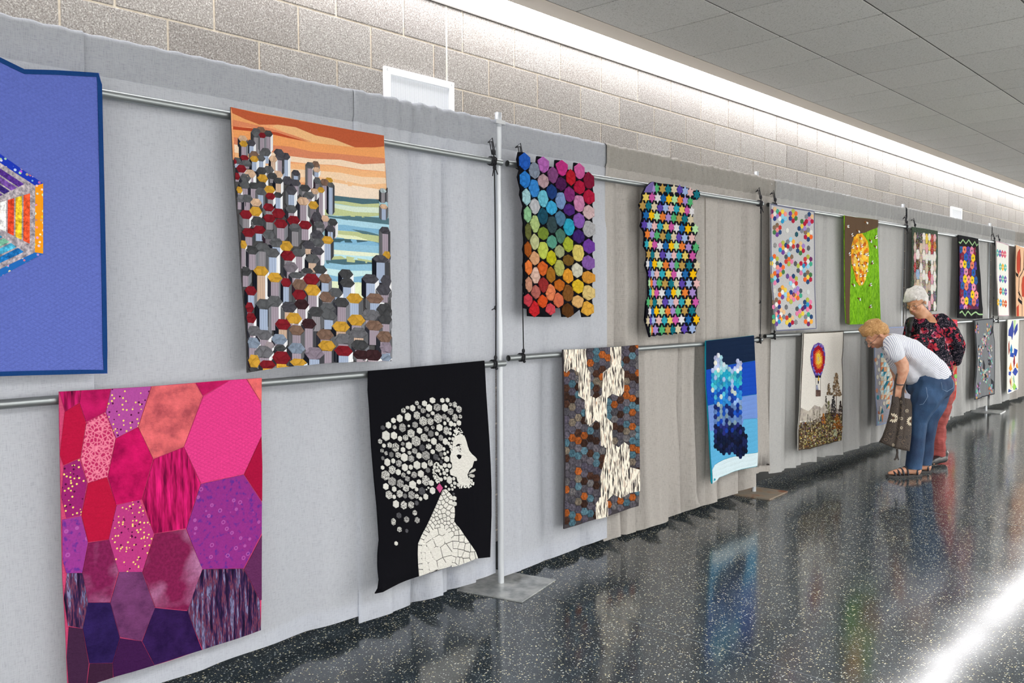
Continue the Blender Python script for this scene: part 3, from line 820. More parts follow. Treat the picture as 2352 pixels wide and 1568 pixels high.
wed = [['#e0532f', '#f0c72f', '#d8472c', '#efefef', '#e25a3a', '#e78f33', '#d14227'],
       ['#1f6fb5', '#4aa9cf', '#76b59a', '#2487b4', '#b7c95a', '#2b59a8', '#65c4cc'],
       ['#2a66b0', '#3f8fb7', '#6fb59a', '#2487b4', '#9fb95a', '#2b59a8', '#65b4cc'],
       ['#c99a2f', '#e0c72f', '#a8672c', '#d8b040', '#b25a3a', '#e78f33', '#c14227'],
       ['#5a2f8a', '#7a4fa0', '#3d2a78', '#6a3f96', '#8a6fb0', '#4a2f86', '#32226a'],
       ['#4f2f86', '#6d4a9c', '#3a2a78', '#643b92', '#8668ae', '#452a82', '#2f206a']]
def lerp(a, b, t): return (a[0]+(b[0]-a[0])*t, a[1]+(b[1]-a[1])*t)
for i in range(6):
    j = (i+1) % 6; a, b = inn[i], inn[j]
    a2, b2 = lerp(a, b, .09), lerp(a, b, .91)
    for k in range(7):
        t0 = .08+.115*k; t1 = t0+.092
        c0 = (cxh, cyh)
        q.patch([lerp(a2, c0, t0), lerp(b2, c0, t0), lerp(b2, c0, t1), lerp(a2, c0, t1)], wed[i][k], fab('scrap'), 'log_strip', lift=.006)
# ---------------------------------------------------------------- sunset and basalt columns quilt
B = (500, 230, 2.413)
q = Quilt('quilt picturing grey, red and gold hexagonal stone columns by the sea under an orange sunset',
    [(72, 38), (200, 68), (400, 105), (600, 140), (760, 172), (920, 196), (922, 260), (933, 420), (945, 600), (953, 800), (959, 1000), (962, 1200), (963, 1446), (800, 1450), (600, 1457), (480, 1470), (330, 1482), (165, 1510), (160, 1300), (135, 1000), (120, 760), (100, 500), (84, 300), (78, 150)],
    '#4c4b4d', B, amp=.006, mat=fab('plain', 'crease'), seed=9)
SKY = [('#b75a3a', [(72, 38), (200, 68), (600, 140), (920, 196), (921, 256), (870, 262), (760, 262), (640, 215), (540, 195), (430, 150), (330, 136), (230, 136), (150, 105), (80, 72)]),
 ('#e6a36a', [(80, 72), (150, 105), (230, 136), (250, 148), (170, 128), (82, 108)]),
 ('#e8b683', [(330, 136), (430, 150), (540, 195), (640, 215), (760, 262), (640, 248), (500, 235), (430, 205), (330, 160), (300, 146)]),
 ('#d98661', [(82, 108), (170, 128), (300, 160), (420, 195), (520, 232), (440, 215), (300, 175), (170, 150), (82, 145)]),
 ('#b4492c', [(84, 145), (200, 158), (330, 180), (440, 215), (520, 236), (400, 212), (300, 190), (180, 172), (84, 163)]),
 ('#eba064', [(84, 163), (180, 172), (300, 190), (400, 212), (520, 236), (640, 250), (760, 262), (870, 262), (921, 256), (923, 330), (800, 312), (640, 305), (520, 300), (400, 262), (300, 250), (90, 205)]),
 ('#d48463', [(90, 205), (300, 250), (400, 258), (520, 285), (640, 295), (800, 310), (923, 322), (924, 350), (800, 355), (680, 330), (520, 325), (400, 310), (90, 245)]),
 ('#f0d7bd', [(90, 245), (400, 310), (520, 325), (680, 330), (800, 355), (924, 350), (926, 395), (800, 385), (650, 360), (500, 352), (400, 340), (92, 290)]),
 ('#efb582', [(92, 290), (400, 352), (500, 352), (650, 365), (800, 390), (926, 395), (928, 430), (800, 425), (680, 402), (560, 392), (400, 380), (96, 330)]),
 ('#f0d2b2', [(96, 330), (400, 380), (560, 392), (680, 402), (800, 425), (928, 430), (932, 462), (800, 470), (700, 455), (400, 430)]),
 ('#efbf92', [(400, 430), (560, 425), (700, 447), (800, 468), (932, 462), (935, 500), (800, 480), (640, 470), (400, 450)]),
 ('#f0dcc9', [(560, 440), (640, 455), (800, 480), (935, 500), (940, 550), (800, 545), (640, 528), (500, 525)])]
q.patch([(72, 40), (920, 198), (935, 500), (940, 552), (895, 552), (560, 530), (380, 430), (84, 330)], '#eda877', fab('plain', 'crease'), 'sky_ground', lift=.0014, th=.002, big=True, jitc=0)
q.patch([(560, 525), (940, 550), (950, 760), (860, 1000), (830, 1100), (580, 1060)], '#a5cddb', fab('plain', 'wavy'), 'sea_ground', lift=.0014, th=.002, big=True, jitc=0)
for k, (c, p) in enumerate(SKY): q.patch(p, c, fab('plain', 'crease'), 'sky_strip', lift=.0024+.00022*k, th=.003, big=True, jitc=.01)
SEA = [('#4b6a75', [(560, 525), (640, 528), (800, 545), (895, 550), (895, 572), (800, 576), (700, 560), (560, 556)]),
 ('#b9c391', [(560, 556), (700, 560), (800, 576), (895, 572), (895, 595), (760, 590), (640, 570), (560, 570)]),
 ('#cfdfd0', [(560, 570), (640, 575), (760, 592), (895, 595), (893, 625), (760, 620), (640, 596), (560, 590)]),
 ('#b9c391', [(560, 590), (640, 596), (760, 620), (893, 625), (893, 640), (800, 650), (700, 642), (560, 635)]),
 ('#51717c', [(560, 632), (660, 645), (740, 640), (893, 650), (948, 655), (948, 692), (840, 682), (740, 668), (560, 640)]),
 ('#a8d0e2', [(560, 645), (700, 660), (800, 672), (948, 690), (948, 720), (800, 705), (700, 690), (560, 690)]),
 ('#7fb0cf', [(560, 690), (700, 690), (800, 705), (948, 720), (948, 745), (820, 735), (700, 722), (560, 715)]),
 ('#b9c391', [(650, 722), (760, 728), (890, 752), (948, 760), (948, 792), (880, 790), (760, 760), (650, 742)]),
 ('#51717c', [(740, 715), (820, 726), (890, 745), (890, 752), (800, 740)]),
 ('#dfe5c0', [(640, 740), (760, 752), (860, 785), (760, 780), (640, 758)]),
 ('#7fb0cf', [(600, 752), (700, 765), (860, 783), (850, 800), (948, 800), (948, 820), (760, 800), (600, 795)]),
 ('#41606c', [(600, 765), (700, 768), (850, 780), (760, 790), (600, 785)]),
 ('#8dbcd6', [(600, 790), (760, 800), (948, 812), (948, 850), (760, 838), (600, 825)]),
 ('#dfe7cf', [(600, 825), (760, 838), (900, 850), (900, 875), (760, 868), (600, 855)]),
 ('#b4dbe6', [(600, 850), (760, 862), (900, 868), (900, 890), (700, 880), (600, 872)]),
 ('#b9c391', [(600, 868), (700, 862), (800, 880), (870, 890), (870, 905), (760, 900), (600, 885)]),
 ('#4b6a75', [(600, 885), (720, 880), (860, 900), (856, 915), (740, 925), (600, 905)]),
 ('#8dbcd6', [(590, 898), (700, 912), (860, 908), (856, 945), (700, 945), (590, 930)]),
 ('#c3e2e6', [(590, 930), (700, 945), (856, 945), (850, 975), (700, 985), (600, 965)]),
 ('#7fb0cf', [(600, 965), (700, 985), (850, 968), (840, 1010), (740, 1010), (600, 1000)]),
 ('#dfe9c8', [(600, 1000), (740, 1010), (840, 1005), (820, 1095), (700, 1090), (600, 1045)])]
for k, (c, p) in enumerate(SEA): q.patch(p, c, fab('plain', 'wavy'), 'sea_strip', lift=.0022+.00022*k, th=.003, big=True, jitc=.01)
# hexagon tops: (cx, cy, w, h, colour key, column length, column face key)
PAL = dict(r='#7d1f29', y='#c99a3a', g='#5b5d61', d='#454649', k='#4b4a52', b='#7b6255', p='#d3b196', m='#77717a', w='#8391a5', n='#3a2428', c='#8b7f8e', l='#9a8f95', s='#6a6a70')
FACE = dict(m=('#26262e', '#8f8490', '#d5d6da'), b=('#14161f', '#93a0b8', '#d8dade'), t=('#14161f', '#b39a88', '#cfd0d4'), g=('#35363a', '#7d7a80', '#d5d6da'), d=('#2c1f28', '#6b666e', '#585a5e'), n=('#46474b', '#9a8d96', '#e1e1e2'))
HX = [ # far ones first
(212,182,62,50,'g',90,'g'),(236,168,56,36,'b',60,'g'),(277,186,52,34,'d',90,'m'),(243,195,46,30,'r',75,'m'),
(136,214,54,34,'p',40,'m'),(140,242,50,34,'y',70,'m'),(184,238,48,34,'k',46,'b'),(262,288,64,44,'g',40,'b'),(198,302,54,38,'b',30,'b'),
(336,290,58,36,'k',0,'m'),(372,312,56,38,'k',110,'b'),(338,318,56,30,'k',86,'m'),(304,326,50,34,'p',64,'t'),
(236,322,52,34,'g',40,'b'),(199,326,52,34,'y',50,'b'),(145,320,52,30,'r',30,'m'),(104,336,50,34,'g',20,'b'),(90,340,26,26,'r',10,'m'),
(430,404,48,32,'k',34,'b'),(508,362,50,34,'g',110,'m'),(540,358,44,38,'b',30,'m'),(544,386,44,28,'p',26,'b'),(155,350,60,36,'g',10,'m'),
(128,380,60,42,'r',30,'m'),(240,392,60,40,'d',20,'m'),(280,386,60,40,'g',30,'g'),(300,420,60,36,'d',20,'g'),
(177,408,66,44,'p',50,'m'),(330,412,58,40,'p',40,'g'),(246,434,62,44,'y',60,'g'),(150,430,64,44,'g',20,'m'),(103,422,36,38,'r',10,'m'),
(332,446,58,34,'d',60,'t'),(382,446,60,46,'k',0,'m'),(428,458,58,36,'k',50,'m'),(590,456,56,36,'b',130,'m'),(614,444,46,28,'y',0,'m'),(622,470,44,28,'g',150,'b'),(548,446,44,34,'g',50,'d'),
(148,470,66,40,'g',40,'m'),(196,474,66,36,'d',60,'m'),(240,470,56,36,'d',0,'m'),(480,488,66,36,'d',30,'g'),
(116,498,38,36,'y',30,'m'),(284,496,64,42,'y',20,'m'),(234,506,60,40,'g',70,'b'),(404,500,66,50,'k',70,'b'),(536,506,44,30,'p',30,'g'),(568,498,44,30,'y',140,'m'),
(288,532,58,38,'r',40,'g'),(330,526,52,30,'d',80,'b'),(500,528,66,40,'g',30,'m'),
(122,545,60,42,'s',40,'m'),(160,545,66,42,'g',60,'m'),(208,567,68,42,'p',40,'g'),(470,560,72,44,'p',110,'m'),(526,582,62,42,'y',60,'d'),
(278,594,66,42,'r',30,'g'),(404,604,66,44,'g',40,'m'),(206,616,74,52,'y',30,'m'),(153,634,72,48,'r',50,'g'),(545,648,62,56,'k',20,'d'),
(333,628,78,54,'r',0,'m'),(282,655,72,44,'r',40,'g'),(592,656,50,34,'p',40,'m'),(634,676,56,38,'d',70,'m'),
(215,670,72,48,'d',20,'m'),(416,666,76,50,'r',20,'m'),(345,685,80,48,'r',70,'m'),(558,690,62,36,'g',30,'g'),
(480,692,76,46,'r',60,'m'),(620,712,56,36,'k',40,'b'),(226,718,76,44,'r',40,'b'),(424,706,72,46,'g',80,'g'),
(168,734,76,48,'r',46,'m'),(280,745,78,50,'g',30,'d'),(545,745,76,48,'k',40,'d'),
(605,775,68,42,'y',90,'b'),(138,800,42,44,'y',110,'m'),(552,790,72,46,'g',60,'m'),
(500,802,76,44,'k',30,'t'),(320,790,84,50,'g',40,'b'),(374,808,82,54,'y',0,'t'),(245,815,84,48,'g',90,'g'),
(187,832,74,44,'d',86,'m'),(548,836,80,44,'k',70,'m'),(444,845,80,44,'g',80,'m'),(300,846,84,50,'g',110,'b'),(386,862,84,54,'r',110,'g'),
(520,878,86,50,'g',50,'t'),
(148,948,70,50,'d',60,'m'),(400,925,84,56,'m',40,'m'),(492,945,70,30,'d',20,'d'),(562,938,82,46,'d',30,'b'),(430,970,86,34,'g',30,'m'),
(236,946,88,52,'y',160,'t'),(590,988,76,50,'b',60,'b'),(312,982,86,52,'y',100,'m'),(514,992,98,60,'r',30,'m'),(374,1010,62,48,'r',110,'b'),
(448,1022,84,60,'b',40,'d'),(180,1056,68,50,'r',70,'b'),(520,1052,96,60,'y',90,'m'),
(706,962,84,48,'d',60,'b'),(712,1012,88,50,'d',90,'b'),(648,1066,86,50,'g',40,'b'),
(448,1078,82,58,'r',40,'n'),(600,1090,92,58,'b',60,'g'),(752,1098,96,54,'y',100,'b'),(460,1130,86,56,'n',60,'m'),(310,1114,90,60,'g',130,'m'),
(682,1120,92,52,'d',110,'m'),(605,1150,92,54,'g',40,'b'),(250,1130,92,56,'g',160,'b'),(172,1148,50,56,'r',60,'m'),
(390,1146,92,58,'k',70,'t'),(540,1172,94,54,'d',80,'g'),(866,1098,104,54,'b',50,'b'),(610,1192,96,52,'g',50,'b'),
(840,1190,104,60,'s',50,'m'),(920,1160,96,62,'d',30,'d'),(925,1210,84,60,'d',50,'m'),
(178,1206,64,56,'r',90,'m'),(764,1218,104,60,'y',40,'m'),(418,1208,92,60,'y',50,'m'),(500,1238,88,54,'n',120,'m'),
(862,1248,106,54,'b',80,'m'),(356,1242,92,58,'r',60,'t'),(678,1254,104,56,'y',30,'t'),(432,1274,90,54,'b',90,'m'),
(776,1288,104,58,'s',60,'t'),(590,1298,100,58,'b',60,'m'),(196,1278,90,56,'s',40,'m'),(690,1322,106,58,'s',50,'m'),
(920,1310,96,60,'b',110,'m'),(252,1300,92,54,'s',50,'m'),(336,1324,92,56,'w',30,'m'),(782,1356,104,56,'d',50,'m'),
(190,1344,86,58,'w',60,'m'),(600,1360,104,58,'y',96,'m'),(282,1356,60,34,'l',20,'m'),(432,1374,100,58,'w',40,'m'),
(342,1372,70,36,'d',20,'m'),(692,1388,108,56,'r',60,'b'),(252,1394,108,66,'s',30,'m'),
(790,1410,100,50,'n',20,'n'),(855,1412,112,58,'n',30,'n'),(530,1402,112,66,'c',60,'b'),(930,1370,80,60,'c',60,'w'),(925,1425,70,40,'w',10,'m'),
(348,1426,108,70,'r',40,'y'),(196,1445,74,70,'y',20,'d'),(442,1452,100,40,'y',20,'w'),(270,1464,100,46,'r',20,'y'),(360,1476,70,12,'y',4,'y'),(195,1492,66,24,'d',4,'d')]
FACE['w'] = ('#26262e', '#8f9db5', '#c9d0da'); FACE['y'] = ('#26262e', '#c99a3a', '#c99a3a')
qpoly = q.out
def inq(p): return clipc(p, [(q.y0, 0), (q.y1, 0), (q.y1, 3), (q.y0, 3)])
hull = None
# right-hand rocks
RK = [(912, 502, 40, 24, '#a9b6bb', 54, 'g'), (938, 500, 18, 28, 'd', 50, 'g'), (916, 590, 46, 26, 'p', 60, 'b'),
      (924, 722, 64, 38, 'k', 150, 'm'), (934, 858, 50, 40, 'y', 20, 'm'), (898, 880, 92, 40, 'k', 110, 'b'), (930, 1000, 70, 60, 'k', 60, 'm'), (842, 990, 96, 50, 'k', 90, 'b'), (915, 1050, 90, 60, 'k', 40, 'm')]
edgeL = [(72, 38), (78, 150), (84, 300), (100, 500), (120, 760), (135, 1000), (160, 1300), (165, 1510)]
edgeR = [(920, 196), (922, 260), (933, 420), (945, 600), (953, 800), (959, 1000), (962, 1200), (963, 1446)]
edgeB = [(165, 1510), (330, 1482), (480, 1470), (600, 1457), (800, 1450), (963, 1446)]
def xat(e, y):
    for i in range(len(e)-1):
        if e[i][1] <= y <= e[i+1][1]:
            return e[i][0]+(e[i+1][0]-e[i][0])*(y-e[i][1])/(e[i+1][1]-e[i][1])
    return e[0][0] if y < e[0][1] else e[-1][0]
def yat(e, x):
    for i in range(len(e)-1):
        if e[i][0] <= x <= e[i+1][0]:
            return e[i][1]+(e[i+1][1]-e[i][1])*(x-e[i][0])/(e[i+1][0]-e[i][0])
    return e[-1][1]
def clamp_px(p):
    cy = sum(a[1] for a in p)/len(p); L = xat(edgeL, cy)+1; Rr = xat(edgeR, cy)-1
    x = [(min(max(a[0], L), Rr), a[1]) for a in p]
    return [(a[0], min(a[1], yat(edgeB, a[0])-1)) for a in x]
def okp(p): return abs(area2(p)) > 25
allh = sorted(RK+HX, key=lambda h: h[1])
ztop = .0046
for k, (cx, cy, w, h, ck, ln, fk) in enumerate(allh):
    up = ztop+.0000*k
    c = PAL.get(ck, ck)
    sl = .10  # the design leans a little with the fabric
    hp = [(cx+w/2, cy+4), (cx+w/4, cy+h/2+2), (cx-w/4, cy+h/2-1), (cx-w/2, cy-3), (cx-w/4, cy-h/2-2), (cx+w/4, cy-h/2+1)]
    t_ = k/len(allh); z_ = .0072+.0050*t_
    if ln > 8:
        f = list(FACE[fk]); by = cy+h/2+ln
        if rnd.random() < .5: f[2] = rnd.choice(['#55565a', '#3c3d42', '#6f7178'])
        if rnd.random() < .3: f[0] = '#55565a'
        L_, M_, R_ = [(cx-w/2, cy-3), (cx-w/4, cy+h/2-1), (cx-w/4, by), (cx-w/2, by-h/2)], [(cx-w/4, cy+h/2-1), (cx+w/4, cy+h/2+2), (cx+w/4, by+2), (cx-w/4, by)], [(cx+w/4, cy+h/2+2), (cx+w/2, cy+4), (cx+w/2, by-h/2), (cx+w/4, by+2)]
        pl = [(clamp_px(a), cc) for a, cc in ((L_, f[0]), (M_, f[1]), (R_, f[2]))]
        pl = [(a, cc) for a, cc in pl if okp(a)]
        if pl: q.multi(pl, 'column_patch', fab('plaid'), lift=z_-.0003, th=.006)
    hp = clamp_px(hp)
    if okp(hp): q.patch(hp, c, fab('scrap2') if False else fab('plain', 'loops'), 'hexagon_patch', lift=z_+.0006, th=.004)
# ---------------------------------------------------------------- magenta giant hexagon quilt
K = (100, 840, 2.154)
q = Quilt('magenta to purple quilt of very large hexagons with gold dots, lower left',
    [(78, 128), (330, 114), (530, 102), (750, 84), (920, 70), (1078, 60), (1078, 200), (1079, 345), (1081, 500), (1080, 670), (1080, 830), (1077, 1000), (1078, 1160), (1075, 1306), (780, 1406), (550, 1480), (360, 1536), (240, 1575), (160, 1610), (122, 1620), (110, 1300), (95, 1040), (88, 740), (84, 500), (80, 300)],
    '#c2456e', K, amp=.011, lam=.7, mat=fab('plain', 'crease'), seed=12)
PK = [('#a01650', 'streak', [(78, 128), (182, 122), (176, 180), (105, 226)]),
 ('#b5195c', 'mottled', [(186, 122), (330, 114), (304, 228), (210, 276), (178, 182)]),
 ('#a84a96', 'dots', [(334, 114), (530, 102), (466, 300), (358, 356), (308, 230)]),
 ('#d6656a', 'mottled', [(534, 102), (748, 86), (784, 150), (692, 400), (542, 458), (468, 302)]),
 ('#b51a5a', 'mottled', [(754, 84), (918, 72), (788, 146)]),
 ('#dc3d86', 'plain', [(924, 70), (1000, 66), (1073, 184), (1077, 345), (988, 534), (778, 580), (694, 400), (790, 150)]),
 ('#e2696a', 'mottled', [(1006, 66), (1078, 60), (1077, 180)]),
 ('#b3163f', 'plain', [(104, 228), (176, 184), (208, 282), (180, 454), (98, 490), (80, 440)]),
 ('#b52a5e', 'crackle', [(212, 280), (304, 230), (354, 358), (314, 548), (218, 578), (184, 456)]),
 ('#c0145c', 'mottled', [(358, 360), (466, 304), (540, 460), (484, 660), (358, 686), (318, 548)]),
 ('#b01758', 'streak', [(544, 462), (692, 402), (774, 582), (704, 802), (546, 828), (488, 660)]),
 ('#a3123c', 'plain', [(1077, 350), (1081, 500), (1080, 668), (992, 536)]),
 ('#93246c', 'dots', [(100, 494), (176, 460), (214, 580), (184, 738), (112, 752), (88, 650)]),
 ('#b3163c', 'plain', [(220, 580), (312, 550), (358, 690), (320, 858), (220, 870), (188, 738)]),
 ('#b2387c', 'dots', [(360, 690), (474, 662), (544, 826), (488, 1018), (370, 1018), (322, 856)]),
 ('#8c2f82', 'rings', [(778, 584), (988, 538), (1079, 676), (1078, 825), (988, 1000), (784, 1004), (706, 806)]),
 ('#94388e', 'rings', [(92, 760), (184, 742), (218, 872), (190, 1022), (112, 1024), (94, 960)]),
 ('#7a2050', 'blotch', [(222, 874), (322, 860), (368, 1016), (326, 1168), (220, 1168), (192, 1022)]),
 ('#7b1f4c', 'blotch', [(550, 830), (702, 808), (784, 1004), (712, 1208), (552, 1192), (490, 1018)]),
 ('#6d3a68', 'mottled', [(374, 1018), (486, 1018), (550, 1196), (484, 1360), (378, 1340), (330, 1170)]),
 ('#5f2c58', 'plain', [(1079, 838), (1078, 1000), (1078, 1156), (1070, 1158), (992, 1004)]),
 ('#3b2648', 'print', [(116, 1024), (190, 1024), (220, 1166), (192, 1298), (120, 1284), (100, 1150)]),
 ('#241a40', 'print', [(786, 1006), (988, 1002), (1068, 1160), (1074, 1306), (900, 1366), (788, 1402), (710, 1210)]),
 ('#2a1c50', 'mottled', [(218, 1170), (328, 1170), (376, 1344), (340, 1468), (226, 1470), (194, 1300)]),
 ('#2f1a4c', 'mottled', [(550, 1196), (710, 1212), (782, 1404), (668, 1440), (548, 1478), (488, 1362)]),
 ('#3c1a48', 'plain', [(378, 1346), (484, 1362), (546, 1480), (440, 1512), (346, 1538), (342, 1470)]),
 ('#3f2440', 'plain', [(124, 1290), (192, 1300), (222, 1470), (210, 1585), (160, 1606), (126, 1616), (114, 1440)]),
 ('#3a2038', 'plain', [(228, 1472), (340, 1470), (342, 1540), (280, 1560), (214, 1584)])]
MK = dict(plain=('plain', 'crease'), mottled=('mottled', 'crease'), streak=('streak', None), dots=('dots', None), crackle=('crackle', None), rings=('rings', None), blotch=('blotch', 'crease'), print=('print', None))
for c, k, p in PK: q.patch(p, c, fab(*MK[k]) if k != 'plain' or c != '#dc3d86' else fab('plain', 'diag'), 'hexagon_patch', lift=.004, big=True, jitc=.0)
# ---------------------------------------------------------------- black profile quilt
Hc = (820, 800, 2.613)
q = Quilt('black quilt with a white woman\'s profile, hexagon afro hair and pink earring',
    [(70, 135), (300, 116), (500, 98), (765, 73), (768, 110), (775, 250), (785, 400), (795, 550), (803, 700), (808, 850), (808, 1000), (803, 1150), (800, 1252), (724, 1260), (600, 1295), (480, 1335), (370, 1368), (250, 1412), (110, 1471), (128, 1440), (135, 1390), (135, 1150), (122, 950), (105, 780), (90, 600), (76, 350), (68, 250)],
    '#0d0d12', Hc, amp=.010, lam=.6, mat=fab('plain'), seed=21, curl=((2.37, -.1+.33, .18, .05),))
q.crop = (860, 900, 7.84)
HEXT = [(1042,150,100,112,1),(1218,150,74,92,1),(1312,146,68,90,1),(760,198,64,84,2),(898,206,90,110,1),(1362,222,52,76,2),(1442,228,76,118,2),(592,280,66,70,2),(684,290,92,126,1),(800,270,64,76,3),(980,286,108,144,1),(1126,276,124,146,3),(1262,284,108,152,1),(1518,310,94,134,2),(518,336,80,104,2),(872,334,86,104,3),(1044,382,66,78,1),(1366,350,100,130,3),(962,420,60,72,3),(598,446,108,154,1),(760,418,112,156,2),(450,474,104,148,1),(1140,474,136,180,2),(1252,448,80,114,3),(1448,460,98,146,2),(1540,440,60,88,2),(338,512,82,106,1),(872,524,136,176,2),(1004,530,106,144,2),(1322,496,62,94,2),(248,596,94,128,1),(1262,562,52,76,1),(1374,570,74,108,1),(1440,588,54,76,1),(1516,556,78,108,1),(728,590,98,122,3),(614,610,38,50,1),(358,632,62,84,2),(146,642,76,90,4),(500,640,112,170,3),(1046,638,58,70,2),(932,666,78,100,3),(808,696,96,120,1),(1168,640,106,138,1),(1290,694,100,164,2),(1362,664,34,50,1),(1358,744,50,74,1),(656,744,124,160,2),(1012,750,96,126,5),(1118,750,62,82,1),(204,788,136,192,1),(348,784,110,146,1),(454,838,74,106,1),(556,820,94,116,2),(746,884,154,192,2),(892,820,120,154,2),(1192,824,78,120,3),(976,868,48,56,1),(1066,888,100,136,1),(98,888,70,98,2),(1272,890,88,130,1),(1348,838,42,56,1),(1410,846,54,74,1),(1332,926,48,74,1),(1384,914,26,38,1),(268,956,80,112,2),(166,964,64,82,1),(506,934,64,76,3),(616,962,108,142,1),(972,980,94,108,2),(376,996,124,170,2),(856,1004,94,130,4),(1158,1000,124,160,2),(1246,1024,50,72,1),(1370,980,54,72,1),(132,1056,60,78,3),(510,1038,78,100,1),(720,1062,94,112,3),(1044,1074,76,92,1),(204,1100,64,80,3),(626,1094,66,74,2),(300,1126,76,110,5),(422,1132,92,116,2),(798,1144,92,120,1),(924,1142,136,176,3),(1196,1120,62,90,5),(1262,1110,50,72,1),(1314,1080,38,54,1),(534,1176,120,160,1),(146,1192,52,78,5),(1100,1168,90,120,4),(658,1198,104,130,3),(1152,1206,42,56,5),(1224,1188,36,48,2),(1298,1206,88,114,1),(1196,1256,48,76,4),(334,1240,68,100,1),(228,1264,102,148,1),(436,1284,100,136,3),(1004,1276,86,134,2),(762,1316,120,160,1),(894,1320,100,130,1),(650,1352,72,96,1),(544,1356,104,144,1),(142,1360,62,80,1),(958,1406,78,102,5),(316,1400,118,162,2),(426,1442,86,118,1),(612,1446,62,74,1),(832,1472,108,138,1),(518,1494,72,98,2),(710,1490,98,124,3),
 (1262,1320,72,90,1),(1344,1326,70,92,1),(1196,1352,56,76,1),(1230,1396,36,50,1),(1300,1410,58,78,1),(1252,1460,58,80,1),(1182,1474,38,58,1),(1302,1492,32,50,1),(1080,1362,36,50,1),(1128,1356,34,50,1),(1108,1416,36,54,1),(1152,1414,54,72,1)]
MB_, BW = fab('plain', 'crease'), fab('bw')
TONE = {1: ('#d3d2cd', 0), 2: ('#c9c8c4', 1), 3: ('#a9a8a6', 1), 4: ('#55555a', 1), 5: ('#6f6f70', 0)}
def hx(l, off=(0, 0)):
    for (x, y, w, h, t) in l:
        c, p = TONE[t]; r = rnd.uniform(-.08, .08)
        pts = [(0, -.5), (.5, -.27), (.5, .27), (0, .5), (-.5, .27), (-.5, -.27)]
        q.patch([(x+a*w+off[0]-b*.06*w, y+b*h+off[1]+a*.10*h) for a, b in pts], c, BW if p else MB_, 'hexagon_patch', lift=.0045, jitc=.06)
hx(HEXT)
q.crop = (860, 1060, 7.84)
HEXL = [(196,244,144,184,2),(314,354,136,170,3),(590,308,84,104,3),(460,392,116,160,3),(684,414,122,158,1),(798,362,76,94,1),(922,340,130,196,2),(1020,384,86,114,1),(202,446,96,126,1),(352,492,78,104,1),(564,474,108,140,2),(754,496,58,78,1),(852,530,112,150,4),(1042,520,96,136,1),(258,596,114,160,2),(350,632,60,86,1),(450,578,108,146,2),(546,616,72,96,5),(664,600,110,162,3),(758,622,70,96,2),(826,666,58,80,1),(920,630,84,116,1),(384,762,106,148,1),(524,782,108,160,2),(656,776,104,140,2),(756,744,68,96,4),(722,918,76,104,2),(436,966,84,116,4),(338,1080,80,136,2),(574,1040,90,120,3),(766,1052,86,118,3),(446,1218,78,104,2),(578,1244,52,76,4),(386,1470,60,82,1),(1434,658,74,92,1),(1436,756,80,92,1),(1346,330,92,150,1),(1266,294,52,72,1),(1424,306,48,70,1),(1196,318,52,76,1),(1440,386,56,70,1),(1386,428,44,66,1),(1512,416,66,84,1),(1440,458,38,50,1),(1338,496,44,58,1),(1398,496,40,54,1),(1280,446,34,48,1),(1420,578,40,56,4),(966,468,32,44,1),(932,500,24,30,1)]
hx(HEXL)
q.patch([(1166, 384), (1226, 470), (1170, 564), (1106, 470)], '#c9568c', fab('plain', 'crease'), 'earring_patch', lift=.006, label='pink earring diamond')
for k, (w, h) in enumerate(((44, 66), (22, 34))):
    q.strip([(1166, 472-h), (1166+w, 472), (1166, 472+h), (1166-w, 472)], .0012, '#8f3560', 'earring_line', lift=.0075, closed=True)
# face, eye and lips
q.crop = (980, 960, 8.71)
FA = [(665, 330), (720, 340), (760, 380), (790, 470), (815, 570), (845, 650), (900, 720), (960, 770), (996, 815), (995, 850), (940, 856), (880, 885), (836, 912), (832, 940), (850, 960), (905, 975), (850, 1030), (806, 1130), (826, 1190), (870, 1270), (880, 1300), (800, 1340), (700, 1352), (670, 1320), (610, 1260), (590, 1180), (606, 1130), (580, 1100), (510, 1148), (468, 1130), (455, 1040), (505, 996), (500, 900), (468, 860), (462, 745), (520, 745), (600, 760), (610, 690), (520, 600), (512, 560), (520, 470), (556, 430), (550, 360)]
q.patch(FA, '#dad8d2', fab('plain', 'crease'), 'face_patch', lift=.005, big=True, jitc=0)
q.patch([(532, 580), (580, 530), (650, 505), (720, 520), (760, 570), (765, 620), (735, 660), (720, 690), (680, 700), (620, 650), (600, 600)], '#0d0d12', fab(), 'eye_patch', lift=.007, puff=False)
q.patch([(560, 735), (620, 720), (690, 725), (725, 745), (700, 800), (655, 825), (610, 800), (580, 765)], '#0d0d12', fab(), 'eyelash_patch', lift=.007, puff=False)
q.patch([(830, 1110), (900, 1030), (965, 1005), (975, 1040), (930, 1075)], '#c9c7c2', fab('plain', 'crease'), 'lip_patch', lift=.006)
q.patch([(826, 1135), (880, 1110), (950, 1130), (955, 1170), (910, 1192), (850, 1170)], '#bdbbb6', fab('plain', 'crease'), 'lip_patch', lift=.006)
dots = []
rr = random.Random(5)
def scatter(poly, n, r0, r1, sep):
    ys = [p[1] for p in poly]; xs = [p[0] for p in poly]; got = []
    for _ in range(n*30):
        x, y = rr.uniform(min(xs), max(xs)), rr.uniform(min(ys), max(ys)); ins = False
        for i in range(len(poly)):
            a, b = poly[i], poly[i-1]
            if (a[1] > y) != (b[1] > y) and x < (b[0]-a[0])*(y-a[1])/(b[1]-a[1])+a[0]: ins = not ins
        if ins and all(hypot(x-g[0], y-g[1]) > sep for g in got):
            got.append((x, y, rr.uniform(r0, r1)))
            if len(got) >= n: break
    return got
